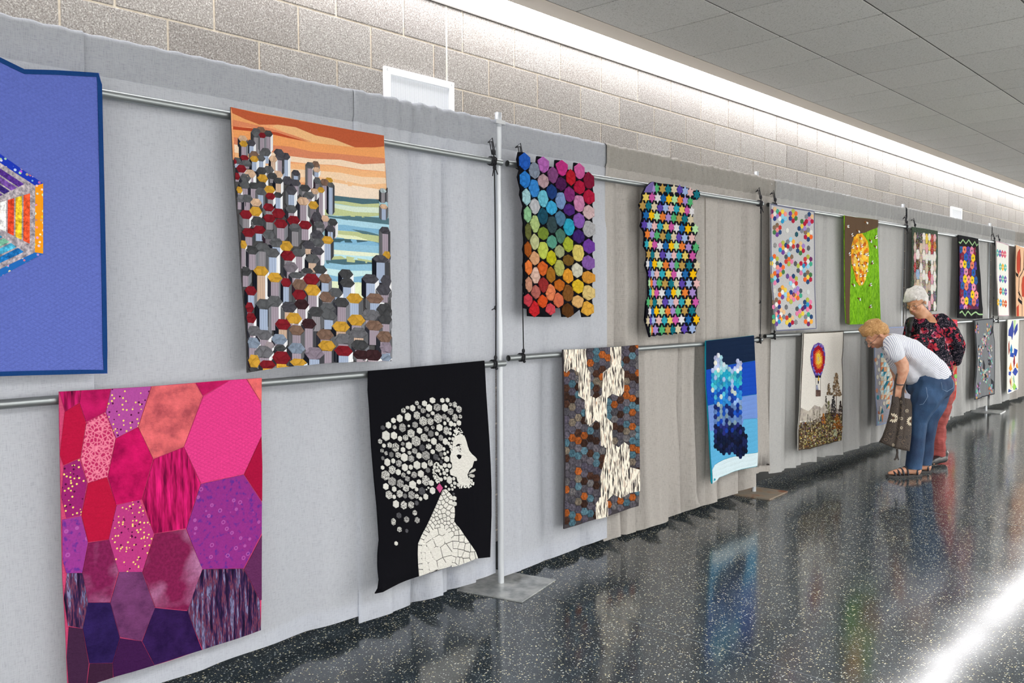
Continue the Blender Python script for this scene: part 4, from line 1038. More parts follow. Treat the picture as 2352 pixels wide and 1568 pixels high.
for poly, n, r0, r1, sep in (([(530, 360), (540, 240), (580, 190), (660, 200), (710, 290), (740, 380), (680, 340), (600, 340)], 26, 10, 22, 30),
      ([(470, 620), (560, 560), (650, 560), (700, 660), (740, 720), (560, 740), (470, 730)], 60, 8, 14, 21),
      ([(840, 1190), (930, 1270), (930, 1340), (830, 1380), (640, 1395), (680, 1360), (870, 1310)], 26, 9, 20, 28),
      ([(100, 1060), (130, 960), (190, 880), (250, 940), (240, 960), (190, 915), (140, 1000), (140, 1080), (260, 1200), (260, 1270), (200, 1290), (130, 1190)], 60, 8, 18, 24)):
    for x, y, r_ in scatter(poly, n, r0, r1, sep):
        dots.append(([(x+r_*cos(a*pi/3+.5), y+r_*1.2*sin(a*pi/3+.5)) for a in range(6)], '#d6d5d0'))
q.multi(dots, 'tiny_hexagon_patches', fab(), lift=.0065, stuff=True)
q.strip([(130, 970), (150, 910), (190, 882), (225, 900), (245, 940)], .004, '#d3d2cd', 'ear_strip', lift=.0055)
# neck and shoulder cells
q.crop = (930, 1120, 6.815)
NECK = [(590, 30), (640, 20), (690, 70), (735, 120), (740, 200), (775, 320), (778, 420), (765, 520), (800, 575), (860, 640), (930, 745), (1010, 860), (1100, 990), (1140, 1100), (1010, 1150), (840, 1215), (740, 1240), (735, 1210), (700, 1232), (480, 1296), (260, 1370), (220, 1385), (205, 1200), (198, 1020), (205, 870), (260, 740), (340, 590), (420, 420), (500, 240), (560, 100)]
N1 = [(560,60),(600,85),(640,60),(680,100),(565,160),(615,140),(712,148),(590,225),(655,185),(705,220),(535,235),(505,290),(550,300),(640,270),(685,305),(595,360),(485,350),(740,350),(670,395),(530,380),(450,385),(480,420),(550,445),(610,440),(735,435),(437,430),(400,470),(440,500),(495,480),(620,490),(670,485),(735,520),(385,540),(350,590),(425,585),(475,545),(525,535),(577,520),(620,550),(675,552),(780,565),(330,640),(375,620),(510,595),(575,590),(655,600),(720,600),(795,620),(830,600),(300,690),(265,760),(700,655),(750,650),(800,700),(875,690),(725,710),(795,790),(885,790),(965,800),(235,830),(215,960),(215,1070),(225,1150),(235,1230),(230,1320),(790,880),(880,910),(985,930),(1060,930),(790,1020),(860,1020),(945,1060),(1070,1070),(1125,1060),(755,1130),(815,1140),(875,1150),(950,1140),(750,1210)]
ARM = [(240, 1000), (255, 880), (300, 780), (380, 680), (450, 635), (530, 615), (600, 625), (660, 665), (710, 740), (745, 840), (752, 960), (742, 1080), (728, 1215), (480, 1290), (270, 1365), (258, 1200)]
N2 = [(450,690),(575,660),(325,800),(280,930),(380,880),(520,820),(670,770),(480,1020),(650,980),(270,1080),(345,1080),(735,920),(590,1210),(690,1150),(310,1270),(420,1240),(265,1200)]
bnd = [(100, -100), (1300, -100), (1300, 1500), (100, 1500)]
def inside(poly, x, y):
    ins = False
    for i in range(len(poly)):
        a, b = poly[i], poly[i-1]
        if (a[1] > y) != (b[1] > y) and x < (b[0]-a[0])*(y-a[1])/(b[1]-a[1])+a[0]: ins = not ins
    return ins
N1 = [p for p in N1 if not inside(ARM, *p)]
for cell in vorocells(N1, ccw(bnd), 20):
    if len(cell) < 3: continue
    c2 = shrink(cell, 4); c2 = clipc(NECK, c2) if len(c2) > 2 else []
    if len(c2) > 2 and abs(area2(c2)) > 60: q.patch(c2, '#dedcd6', fab('plain', 'crease'), 'neck_patch', lift=.0045, jitc=.03)
q.patch(ARM, '#0d0d12', fab(), 'shoulder_ground', lift=.0052, big=True, jitc=0)
for cell in vorocells(N2, ccw(bnd), 16):
    c2 = shrink(cell, 3.5); c2 = clipc(shrink(ccw(ARM), 7) or ARM, c2) if len(c2) > 2 else []
    if len(c2) > 2 and abs(area2(c2)) > 60: q.patch(c2, '#dedcd6', fab('plain', 'crease'), 'shoulder_patch', lift=.0075, big=False, jitc=.02)
# ---------------------------------------------------------------- rainbow hexagons
Rc = (1180, 340, 3.92)
RH = [(95,122,84,150,'#2358b4'),(262,152,88,140,'#ab62ae'),(430,182,90,138,'#b8327f'),(588,210,78,140,'#c55a98'),(184,202,96,140,'#7f8a9c'),(350,245,92,140,'#7a4577'),(510,265,70,140,'#b01c2c'),(672,295,82,150,'#7c1836'),
 (98,285,78,150,'#2a76c6'),(262,298,84,124,'#ab8f97'),(420,322,86,120,'#4b1c4e'),(588,352,104,118,'#a81a3c'),(176,365,102,170,'#347fc8'),(337,395,80,130,'#1d3a74'),(495,418,84,136,'#7c2b6e'),(672,440,88,130,'#a91a3b'),
 (110,440,62,146,'#9fc9d2'),(262,455,92,156,'#68b8cf'),(420,472,100,156,'#7490bd'),(585,497,112,152,'#c682ab'),(184,525,88,136,'#b5b7bd'),(335,537,88,122,'#3ba0cf'),(494,555,84,106,'#4a2574'),(670,577,88,124,'#c9adb0'),
 (121,598,56,142,'#86b78b'),(257,614,78,150,'#1c4a5e'),(414,635,84,134,'#4b7391'),(585,655,104,136,'#8457ad'),(182,682,94,162,'#a9bf7d'),(340,690,96,160,'#32454a'),(491,710,102,156,'#2c9fbe'),(668,726,104,148,'#a9a9ac'),
 (126,750,44,148,'#5f6235'),(262,768,92,112,'#6f8431'),(415,792,78,130,'#4a7263'),(580,795,92,120,'#3a2268'),(182,845,70,142,'#b5b98a'),(342,845,86,116,'#559480'),(484,868,78,136,'#a1ae35'),(672,884,92,128,'#6a3a98'),
 (124,912,50,136,'#9a4f1c'),(260,918,104,156,'#b9c659'),(408,930,74,112,'#9ba279'),(575,942,122,154,'#d3c069'),(182,992,78,120,'#cd9a73'),(336,988,74,130,'#b9b520'),(486,1010,90,98,'#6f5322'),(667,1032,98,130,'#7f58a1'),
 (130,1074,52,130,'#dc7438'),(256,1084,78,128,'#cc5f28'),(406,1078,100,150,'#a6a85c'),(564,1100,88,126,'#c7c4b3'),(190,1145,92,156,'#d2b1a3'),(330,1140,66,140,'#9b6621'),(485,1150,78,130,'#d8932f'),(664,1164,112,110,'#c98c36'),
 (132,1228,50,136,'#bd8871'),(262,1232,80,132,'#8d2b2c'),(408,1234,78,106,'#b4601f'),(576,1245,98,122,'#d9b52c'),(194,1295,72,118,'#a85f58'),(328,1302,92,150,'#dd7e55'),(482,1304,104,150,'#7a4f24'),(664,1300,110,132,'#d3b978'),
 (126,1370,64,112,'#b83a48'),(256,1380,76,112,'#cf4e21'),(396,1368,80,128,'#c9694a'),(574,1382,98,110,'#d6a86b'),(180,1446,80,140,'#bd232b'),(326,1448,72,102,'#c2434f'),(482,1460,88,124,'#553315'),(656,1443,104,126,'#d5a03e')]
ol = [(46,34),(100,40),(148,128),(205,134),(213,72),(268,80),(318,165),(372,172),(376,106),(432,112),(485,192),(540,200),(546,130),(600,142),(632,214),(690,222),(716,280),(712,366),(726,436),(708,510),(726,578),(706,640),(722,735),(708,815),(722,885),(708,955),(724,1026),(706,1100),(722,1165),(706,1232),(722,1304),(706,1372),(720,1450),(690,1518),(620,1522),(602,1446),(540,1440),(512,1520),(440,1520),(428,1440),(362,1440),(338,1520),(284,1520),(280,1446),(228,1440),(200,1518),(130,1512),(128,1448),(88,1440),(86,1370),(100,1308),(86,1230),(100,1155),(86,1060),(100,990),(86,910),(100,840),(88,750),(92,676),(78,590),(90,520),(58,420),(64,370),(38,260),(52,200),(32,100)]
q = Quilt('quilt of rainbow coloured hexagons outlined in black with a scalloped edge', ol, '#0e0e14', Rc, x=-3.082, amp=.010, lam=.4, seed=31, thick=.010, mat=fab())
KY = .60
cells = vorocells([(h[0], h[1]*KY) for h in RH], lambda p: ccw([(p[0]-90, p[1]-90), (p[0]+90, p[1]-90), (p[0]+90, p[1]+90), (p[0]-90, p[1]+90)]), 12)
cells = [[(a, b/KY) for a, b in c] for c in cells]
for h, cell in zip(RH, cells):
    x, y, w, hh, c = h
    box_ = hexa((x, y), w*1.16, hh*1.08, False, -.03)
    box_ = [(a+(b-y)*.0, b+(a-x)*.12) for a, b in box_]
    c2 = clipc(box_, shrink(cell, 2.8)) if len(cell) > 2 else box_
    q.patch(c2, c, fab('plain', 'loops'), 'hexagon_patch', lift=.009, th=.009, jitc=.02)
# ---------------------------------------------------------------- stars
Sc = (1450, 400, 4.126)
SQ = ['#a186c8', '#4fa96f', '#b3914d', '#146f7f', '#cfc2a4', '#5a44a5', '#97aed8', '#dcb0b0', '#2fa0b4', '#d9bf62', '#c356a0', '#d8d5da', '#1d63a5', '#edb80f', '#acd7a2', '#e07b35']
SR = [[(205,140),(235,135),(290,140),(343,145),(400,145),(453,150),(505,162),(553,175),(615,195)],
 [(133,220),(190,220),(245,225),(297,232),(350,236),(404,240),(456,245),(505,252),(552,262)],
 [(103,300),(157,300),(212,310),(267,320),(319,320),(371,325),(422,330),(474,338),(522,345),(566,352)],
 [(135,388),(185,390),(237,400),(291,405),(345,412),(395,415),(447,420),(500,425),(556,432)],
 [(118,480),(165,485),(213,492),(266,495),(323,500),(373,500),(422,510),(472,515),(532,518),(600,520)],
 [(148,570),(190,572),(236,580),(292,588),(345,590),(396,595),(445,600),(500,605),(568,605)],
 [(140,662),(173,664),(214,668),(265,680),(320,680),(374,680),(420,680),(475,685),(537,692),(606,694)],
 [(158,760),(193,763),(236,766),(290,765),(349,770),(398,770),(445,772),(505,775),(574,775)],
 [(150,850),(176,852),(213,850),(264,855),(321,862),(380,862),(420,862),(475,866),(543,866),(618,866)],
 [(168,940),(194,942),(236,945),(286,945),(347,945),(397,950),(445,950),(506,948),(580,948)],
 [(166,1030),(184,1030),(214,1030),(258,1030),(314,1038),(374,1038),(420,1036),(474,1038),(541,1036),(615,1036)],
 [(176,1120),(198,1120),(232,1125),(283,1125),(345,1122),(395,1120),(437,1120),(504,1122),(574,1122)],
 [(155,1212),(182,1215),(213,1215),(262,1208),(315,1210),(370,1212),(416,1210),(470,1210),(534,1210),(605,1210)],
 [(170,1300),(195,1300),(231,1298),(285,1298),(340,1298),(388,1295),(436,1295),(500,1292),(570,1292)],
 [(152,1390),(180,1388),(202,1385),(255,1385),(308,1385),(362,1385),(413,1380),(469,1378),(536,1378),(612,1375)],
 [(178,1475),(190,1475),(222,1475),(284,1475),(341,1475),(388,1475),(437,1470),(497,1465),(573,1462)]]
ol = [(205,70),(235,78),(290,88),(343,92),(400,100),(455,112),(510,122),(560,135),(590,155),(640,150),(655,195),(630,240),(580,245),(572,300),(588,360),(580,430),(600,475),(634,515),(625,565),(600,600),(615,650),(645,695),(625,740),(608,790),(628,830),(652,880),(625,925),(612,965),(630,995),(646,1040),(625,1090),(612,1125),(625,1165),(642,1210),(622,1255),(605,1300),(625,1330),(652,1372),(630,1420),(612,1450),(605,1500),(573,1512),(535,1500),(497,1512),(460,1500),(445,1515),(415,1505),(388,1520),(365,1505),(341,1520),(310,1512),(284,1530),(250,1520),(222,1535),(190,1530),(178,1545),(165,1500),(150,1440),(132,1385),(158,1330),(160,1260),(145,1210),(165,1160),(162,1050),(160,940),(135,860),(150,800),(150,730),(122,680),(130,600),(125,545),(90,490),(112,420),(112,360),(78,290),(105,240),(108,185),(140,120),(190,76)]
q = Quilt('narrow quilt of small multicoloured six-pointed stars on black, its top corner folded over', ol, '#12121c', Sc, x=-3.082, amp=.011, lam=.26, step=.02, seed=41, thick=.012, mat=fab())
q.patch([(206, 72), (186, 176), (118, 172), (140, 122), (186, 78)], '#6d5f9a', fab('plaid'), 'folded_corner', lift=.012, th=.01, label='folded corner showing purple backing')
k = 0; rowstart = [0, 9, 2, 12, 5, 15, 8, 2, 11, 5, 14, 8, 1, 11, 4, 14]
for ri, row in enumerate(SR):
    for i, (x, y) in enumerate(row):
        col = SQ[(rowstart[ri]+i) % 16]
        if ri == 0 and i == 8: col = '#146f7f'
        if i < len(row)-1: gap = row[i+1][0]-x
        gl = x-row[i-1][0] if i > 0 else gap
        w = min(62, max(16, (gap+gl)/2*.60*1.95))/2; w = min(w, 33); hh = 52
        w2 = w*1.0
        pts = []
        for a in range(12):
            r_ = 1 if a % 2 == 0 else .56
            an = a*pi/6
            pts.append((x+sin(an)*r_*w2*1.22, y-cos(an)*r_*hh))
        q.patch(pts, col, fab('plain', 'crease'), 'star_patch', lift=.009, th=.005, big=False, jitc=.03)
# ---------------------------------------------------------------- brown and slate hexagons with cream striped river
Bc = (1270, 760, 3.267)
q = Quilt('brown, slate and rust hexagon quilt with a cream striped zigzag river, over the lower rail',
   [(76, 140), (250, 134), (420, 122), (510, 116), (640, 104), (641, 200), (645, 400), (650, 700), (652, 1000), (650, 1200), (643, 1312), (410, 1392), (320, 1412), (85, 1485), (88, 1300), (92, 1000), (84, 700), (80, 400), (78, 250)],
   '#3f3b3f', Bc, amp=.008, lam=.5, seed=51, thick=.009)
BR = ['#4b4850', '#57545c', '#46454c', '#5b595c', '#3f2a22', '#33231d', '#8a4a22', '#9a5326', '#43616f', '#4e6c7a', '#6d6459', '#514e5a', '#4a4653', '#4f4c55']
CR = [[(78, 140), (248, 134), (250, 270), (276, 310), (276, 500), (240, 520), (186, 485), (190, 310), (130, 280), (95, 315), (82, 300)],
      [(426, 122), (508, 116), (508, 260), (532, 300), (528, 455), (500, 492), (440, 470), (404, 500), (362, 485), (372, 310), (426, 270)],
      [(240, 490), (276, 485), (320, 505), (362, 480), (404, 500), (400, 650), (444, 690), (444, 850), (405, 880), (356, 860), (352, 690), (318, 668), (270, 712), (234, 680), (236, 520)],
      [(400, 870), (444, 845), (490, 872), (530, 832), (572, 862), (574, 1020), (650, 1040), (650, 1200), (570, 1215), (510, 1255), (450, 1225), (398, 1275), (356, 1250), (354, 1085), (402, 1040)],
      [(350, 1245), (408, 1278), (410, 1390), (320, 1412), (316, 1300)]]
cw, chh = 45.2, 62
rows_n = 23
qe = [(76, 140), (78, 250), (80, 400), (84, 700), (92, 1000), (88, 1300), (85, 1485)]
def top_y(x): return 140-(x-76)*36/564
def bot_y(x): return 1485-(x-85)*173/558
rg = random.Random(17)
for c in range(13):
    for r in range(rows_n):
        x = 98+cw*c; tt = (r+.5*(c % 2))/rows_n
        y = top_y(x)+(bot_y(x)-top_y(x))*tt
        if any(inside(p, x, y) and inside(p, x-14, y) and inside(p, x+14, y) for p in CR): continue
        h_ = (bot_y(x)-top_y(x))/rows_n
        pts = hexa((x, y), 58, h_*.96, True)
        pts = [(min(max(a, xat(qe, b)+2), xat([(640, 104), (650, 700), (652, 1000), (643, 1312)], b)-2), min(max(b, top_y(a)+2), bot_y(a)-3)) for a, b in pts]
        if abs(area2(pts)) > 300: q.patch(pts, rg.choice(BR), fab('scrap'), 'hexagon_patch', lift=.004, jitc=.12)
for p in CR: q.patch(p, '#e6dfd0', fab('cream'), 'striped_patch', lift=.0065, th=.004, big=True)
# ---------------------------------------------------------------- navy to white quilt with blue hexagons
Lc = (1600, 750, 3.918)
q = Quilt('tall blue quilt shading from navy to white with a figure of small blue hexagons',
   [(82, 126), (300, 104), (514, 78), (522, 200), (530, 400), (538, 620), (545, 850), (549, 1100), (545, 1256), (400, 1285), (300, 1318), (200, 1360), (160, 1385), (140, 1415), (134, 1390), (128, 1200), (112, 940), (98, 720), (84, 500), (80, 300)],
   '#1a8aa0', Lc, amp=.010, lam=.5, seed=61, curl=((5.35, .25, .25, .02),))
for c, p in [('#12233f', [(84, 128), (514, 80), (524, 304), (300, 340), (84, 388)]), ('#1747b4', [(84, 388), (300, 342), (524, 306), (538, 606), (398, 626), (98, 708), (84, 500)]),
     ('#6f8fd3', [(100, 712), (398, 628), (538, 610), (545, 824), (420, 832), (400, 930), (114, 936)]), ('#5aaad6', [(116, 938), (400, 932), (420, 834), (545, 828), (549, 1128), (440, 1142), (250, 1190), (160, 1240), (136, 1290)]),
     ('#cfe2ea', [(138, 1290), (160, 1244), (250, 1194), (440, 1146), (549, 1132), (545, 1250), (400, 1280), (300, 1314), (200, 1355), (142, 1410)])]:
    q.patch(p, c, fab('plain', 'wavy'), 'background_strip', lift=.0048, th=.003, big=True, jitc=0)
SHP = [(150, 300), (165, 262), (180, 240), (200, 242), (210, 262), (222, 234), (240, 236), (238, 300), (255, 318), (300, 352), (328, 380), (332, 350), (355, 318), (372, 288), (390, 290), (402, 330), (402, 600), (402, 880), (436, 910), (442, 960), (448, 1040), (452, 1140), (430, 1165), (405, 1198), (380, 1175), (340, 1145), (300, 1125), (285, 1155), (262, 1135), (240, 1168), (205, 1130), (175, 1145), (165, 1075), (148, 1060), (145, 700), (138, 580), (130, 400), (130, 365), (150, 345)]
def shade(y, x):
    if y < 400: return rg.choice(['#c9cfe0', '#d9dfe6', '#b9c4e0', '#e0dfd4', '#aebfe6']) if (x < 200 or x > 325) else rg.choice(['#9fd0dd', '#4fb7c8', '#79cbd2', '#c9d9e0'])
    if y < 540: return rg.choice(['#2fa5bf', '#3fb9c6', '#2488b8', '#67c6cd', '#9db6dd', '#1f9fc0'])
    if y < 700: return rg.choice(['#1d6fc9', '#1746a8', '#2c84c9', '#8db0dd', '#4fb0cf', '#1a3a9a', '#b9c9c0'])
    if y < 880: return rg.choice(['#173fa8', '#15245e', '#1a50b9', '#14307f', '#5e7fb5', '#1d2a6a', '#7a95a5'])
    if y < 960: return rg.choice(['#15205a', '#10183c', '#1a3a9a', '#232a6e', '#16284a'])
    return rg.choice(['#0f1a38', '#141f45', '#10152c', '#1b2450', '#0d1a30'])
for c in range(14):
    for r in range(22):
        x = 140+25*c; y = 262+44*r+(22 if c % 2 else 0)-(x-140)*.08
        if not inside(SHP, x, y): continue
        q.patch(hexa((x, y), 33, 44, True), shade(y, x), fab('mottled'), 'hexagon_patch', lift=.0085, jitc=.08)
# ---------------------------------------------------------------- hexagon flowers on grey
Fc = (1740, 440, 4.61)
q = Quilt('grey quilt scattered with small hexagon flowers of many colours, upper row',
   [(136, 128), (380, 172), (600, 205), (602, 400), (605, 700), (606, 1000), (615, 1250), (622, 1452), (400, 1466), (192, 1476), (180, 1300), (158, 1050), (142, 850), (138, 500)],
   '#b9b9bb', Fc, amp=.008, lam=.5, seed=71, mat=fab('plain', 'crease'))
q.binding('#6d6f88', .009)
FLC = dict(P='#6b2a5c', T='#d8b48a', G='#3fa083', B='#2a3a7c', L='#9a7fc4', R='#c03a35', Y='#e3c64c', W='#dcdcd8', A='#e88f86', S='#8cc4dd', C='#2a8fbf', N='#27446f', O='#e0652c', E='#3f7044', V='#6b3f8f', M='#a81f3c', K='#d879a0', H='#7a7d85', D='#4c565c', I='#a9b04a', Q='#7c6450', U='#e8a63c')
FLW = [((180, 235), 'TGLBAP', 'W'), ((262, 262), 'YASCWR', 'S'), ((375, 258), 'IOEMBV', 'U'), ((206, 405), 'QRNVEQ', 'A'), ((468, 365), 'EMLHN', 'Y'), ((545, 290), 'NTMLMH', 'K'), ((535, 455), 'HWONMQ', 'Y'),
   ((268, 592), 'INWVCK', 'U'), ((348, 555), 'SURHMH', 'W'), ((453, 600), 'TLMENP', 'Y'), ((330, 715), 'SQKIRD', 'O'), ((176, 735), 'OIDWYC', 'W'), ((240, 825), 'BOEULA', 'K'), ((532, 740), 'IPGSMR', 'W'), ((458, 810), 'MCSKDI', 'W'), ((182, 915), 'OPBKGU', 'S'),
   ((378, 945), 'NIRWSK', 'K'), ((530, 905), 'QEMNOD', 'Y'), ((262, 1065), 'UYSVOQ', 'W'), ((425, 1075), 'LDGOUL', 'K'), ((352, 1115), 'BPKIUU', 'A'), ((528, 1195), 'IKMKBN', 'C'), ((446, 1265), 'SPYIKD', 'K'), ((198, 1195), 'QRBHKQ', 'W'), ((246, 1300), 'TTHUCP', 'W'), ((537, 1350), 'GNUPOH', 'W'), ((338, 1360), 'DTMBYR', 'Y'), ((198, 1350), 'ARCVIG', 'W')]
for (x, y), ring, cc in FLW:
    pl = [(hexa((x, y), 31, 52, False), FLC[cc])]
    for i, k in enumerate(ring):
        a = -pi/2+pi/6+(i-.5)*pi/3
        pl.append((hexa((x+36*cos(a)*.95, y+54*sin(a)*.93), 32, 54, False), FLC[k]))
    q.multi(pl, 'flower_patch', fab('plain'), lift=.004, puff=False)
for (x, y), c in (((312, 410), '#dcdcd8'), ((412, 452), '#2f5d6c'), ((184, 568), '#a0a0a0'), ((538, 598), '#6d6d70'), ((400, 762), '#63636a'), ((316, 895), '#6a4f8c'), ((178, 1050), '#cfcdc6'), ((532, 1062), '#cfd6d4'), ((303, 1222), '#808086'), ((405, 1382), '#9a9a9c')):
    q.patch(hexa((x, y), 32, 60, False), c, fab('bw') if c in ('#a0a0a0', '#6d6d70', '#63636a', '#808086', '#9a9a9c') else fab(), 'hexagon_patch', lift=.004)
# ---------------------------------------------------------------- bee hive quilt
Gc = (1920, 480, 5.226)
q = Quilt('bright green quilt with a brown tree, an orange honeycomb and white winged bees',
   [(102, 74), (230, 96), (380, 112), (508, 130), (506, 200), (500, 222), (498, 300), (505, 420), (512, 560), (520, 800), (528, 1050), (536, 1250), (542, 1372), (330, 1380), (160, 1386), (124, 1370), (110, 1100), (104, 700), (102, 400)],
   '#6ea51c', Gc, amp=.010, lam=.4, seed=81, mat=fab('grass'))
q.patch([(104, 76), (230, 98), (380, 114), (506, 131), (504, 200), (498, 222), (420, 250), (340, 285), (250, 298), (215, 350), (195, 410), (180, 480), (176, 620), (172, 800), (166, 1000), (162, 1200), (162, 1385), (125, 1369), (111, 1100), (105, 700), (103, 400)], '#5e4a39', fab('plaid', None), 'tree_patch', lift=.004, big=True, label='brown tree trunk and bough')
HIVE = [(250, 298), (310, 292), (345, 340), (380, 400), (392, 480), (388, 640), (370, 760), (345, 860), (318, 912), (275, 920), (240, 870), (215, 760), (185, 660), (176, 560), (180, 450), (205, 360)]
q.patch(HIVE, '#e5a92c', fab('mottled'), 'honeycomb_ground', lift=.006, big=True)
for c in range(9):
    for r in range(14):
        x = 195+24*c; y = 330+46*r+(23 if c % 2 else 0)
        if inside(HIVE, x-8, y) and inside(HIVE, x+8, y): q.patch(hexa((x, y), 29, 46, True), rg.choice(['#e9a820', '#efbf3a', '#e08322', '#f0c95a', '#dd9a55', '#e9b437', '#d9711f']), fab('mottled'), 'honeycomb_patch', lift=.009)
bees = [(130, 205, .6), (358, 160, -.2), (262, 265, -.5), (182, 310, 1.2), (190, 455, 1.0), (152, 540, 1.3), (472, 335, 1.2), (410, 385, -.9), (470, 455, -.8), (428, 640, 1.4), (205, 910, -.6), (405, 905, 1.0), (275, 1080, -.8), (405, 1165, 1.1), (290, 350, -.6), (240, 440, -.4), (225, 555, -.7), (345, 540, .2), (255, 600, -.8), (370, 545, 1.2), (205, 665, .4), (320, 675, -.5), (365, 655, -.9), (235, 760, -.6), (330, 795, .6), (298, 885, -1.2), (300, 440, 1.2), (285, 525, 1.0), (265, 665, 1.5), (360, 735, 1.2), (285, 795, 1.3)]
for i, (x, y, a) in enumerate(bees):
    def el(cx, cy, w, h, an): return [(cx+w*cos(t*pi/4)*cos(an)-h*sin(t*pi/4)*sin(an), cy+w*cos(t*pi/4)*sin(an)+h*sin(t*pi/4)*cos(an)) for t in range(8)]
    dx, dy = cos(a), -sin(a)*1.3
    q.multi([(el(x-dx*10, y-dy*10, 15, 8, -a), '#7a4a22'), (el(x+dx*4+4, y-dy*4+8, 17, 7, -a+.9), '#e6e6e2'), (el(x+dx*10, y+dy*8, 15, 6, -a+.3), '#c9cdd0')], 'bee_patch', lift=.012)
# ---------------------------------------------------------------- hot air balloon quilt
Vc = (1820, 740, 4.9)
q = Quilt('white quilt with a purple and red hot air balloon above a brown forest',
   [(122, 118), (300, 110), (450, 104), (574, 97), (574, 200), (568, 330), (558, 420), (566, 600), (564, 800), (562, 1050), (550, 1328), (400, 1370), (300, 1395), (200, 1425), (66, 1444), (66, 1200), (84, 1000), (95, 700), (108, 450), (118, 250)],
   '#d6d2cb', Vc, amp=.012, lam=.5, seed=91, mat=fab('plain', 'crease'))
q.binding('#4a4238', .008, fab('bw'))
q.patch([(95, 960), (180, 1000), (250, 930), (330, 965), (380, 900), (555, 1000), (555, 1080), (84, 1110)], '#b9b1a5', fab('mottled'), 'mist_patch', lift=.002, big=True, jitc=0)
BAL = [(288, 228), (325, 240), (352, 280), (366, 350), (366, 410), (356, 480), (340, 540), (320, 600), (318, 624), (258, 624), (252, 600), (228, 540), (208, 470), (202, 390), (212, 320), (238, 260)]
q.patch(BAL, '#5a4a96', fab(), 'balloon_patch', lift=.004, puff=False)
for c in range(13):
    for r in range(20):
        x = 208+13.2*c; y = 246+22*r+(11 if c % 2 else 0)
        if not (inside(BAL, x-3, y) and inside(BAL, x+3, y)) or y > 590: continue
        dd = hypot((x-290)/82, (y-415)/195)
        col = '#cfae8a' if dd < .10 else '#e8c94c' if dd < .34 else '#e08a2c' if dd < .50 else '#cf4a24' if dd < .58 else '#a3192c' if dd < .80 else rg.choice(['#5b3a9c', '#4a5fb5', '#8a6ab8', '#3f3f92', '#7a86c4'])
        q.patch(hexa((x, y), 16.5, 21, True), col, fab(), 'hexagon_patch', lift=.0065, th=.002)
q.patch([(256, 598), (320, 598), (316, 622), (262, 624)], '#1a1c2c', fab(), 'burner_skirt', lift=.006)
q.patch([(284, 645), (290, 598), (298, 645), (291, 660)], '#e0b030', fab(), 'flame_patch', lift=.008)
q.patch([(262, 760), (315, 762), (315, 832), (262, 834)], '#5d4a44', fab('scrap'), 'basket_patch', lift=.006)
q.patch([(262, 715), (278, 700), (288, 760), (264, 760)], '#8f96b0', fab('scrap'), 'passenger_patch', lift=.006)
q.patch([(284, 655), (294, 660), (292, 690), (284, 690)], '#23243c', fab(), 'passenger_patch', lift=.006)
for x in (263, 314): q.strip([(x, 628), (x, 760)], .0018, '#9a958c', 'rope_line', lift=.005)
# forest of small appliqued leaves and trunks
q.patch([(90, 1130), (200, 1120), (330, 1060), (420, 1010), (556, 1030), (552, 1324), (400, 1366), (300, 1391), (200, 1421), (70, 1440), (70, 1230)], '#4b3d2e', fab('scrap'), 'forest_ground', lift=.003, big=True, jitc=0)
LV = []
def leaf(x, y, r_, c): LV.append(([(x+r_*cos(a)*rg.uniform(.6, 1.2), y+r_*1.3*sin(a)*rg.uniform(.6, 1.2)) for a in (0, 1.3, 2.5, 3.8, 5.1)], c))
for _ in range(900):
    x = rg.uniform(75, 552); t = rg.random(); top = 1120 if x < 300 else 1040
    y = top+(1440-(x-66)*.235-top)*t**.8-6
    c = rg.choice(['#8f7f5c', '#c4b48c', '#2c241c', '#3c3226', '#6f6a3a', '#a69a4c', '#7c4f22', '#54402c', '#241c24', '#5a3c5c', '#8a8f6a', '#b5a98f'])
    leaf(x, y, rg.uniform(4, 9), c)
for tx, ty, th_, tw, cs in ((490, 575, 250, 55, ['#8a7660', '#6d5640', '#a08c70', '#574632']), (408, 690, 130, 28, ['#6d5a44', '#4b3f34', '#93826c']), (460, 830, 190, 34, ['#2c2a2c', '#3f3a3c']), (540, 890, 140, 26, ['#2f2b2c', '#4a3c34']), (375, 830, 260, 20, ['#3f3c38', '#57524a']), (500, 1040, 160, 60, ['#7a4a1e', '#96602a', '#5c3a1c', '#8a5526']), (345, 1030, 110, 26, ['#8a5526', '#a0682c']), (405, 880, 300, 30, ['#6f6c4a', '#565a3c', '#7c7450']), (475, 1090, 200, 30, ['#a9ad90', '#8f9a80']),
        (170, 1035, 120, 14, ['#6d6a64', '#8a857c']), (240, 955, 190, 22, ['#8c857a', '#a39c90', '#77706a']), (305, 945, 180, 14, ['#7c766d', '#958e84']), (275, 990, 150, 14, ['#8c857a']), (110, 1090, 90, 12, ['#8a857c']), (200, 1080, 100, 12, ['#7c766d'])):
    for _ in range(int(tw*1.5)+20):
        t = rg.random(); x = tx+rg.uniform(-1, 1)*tw*(.12+t*.9); leaf(x if x < 556 else 553, ty+th_*t, rg.uniform(3, 7)*(tw/40+.6), rg.choice(cs))
o = q.multi(LV, 'forest_leaf_patches', fab(), lift=.0055, th=.002, stuff=True)
for x, y0_, y1_ in ((494, 720, 1010), (350, 1180, 1350), (398, 1180, 1340), (265, 1200, 1330), (130, 1180, 1400), (440, 1150, 1330), (165, 1230, 1380)):
    q.strip([(x, y0_), (x-4, y1_)], .004, '#8f7d64' if x != 494 else '#5c4a36', 'trunk_strip', lift=.006)
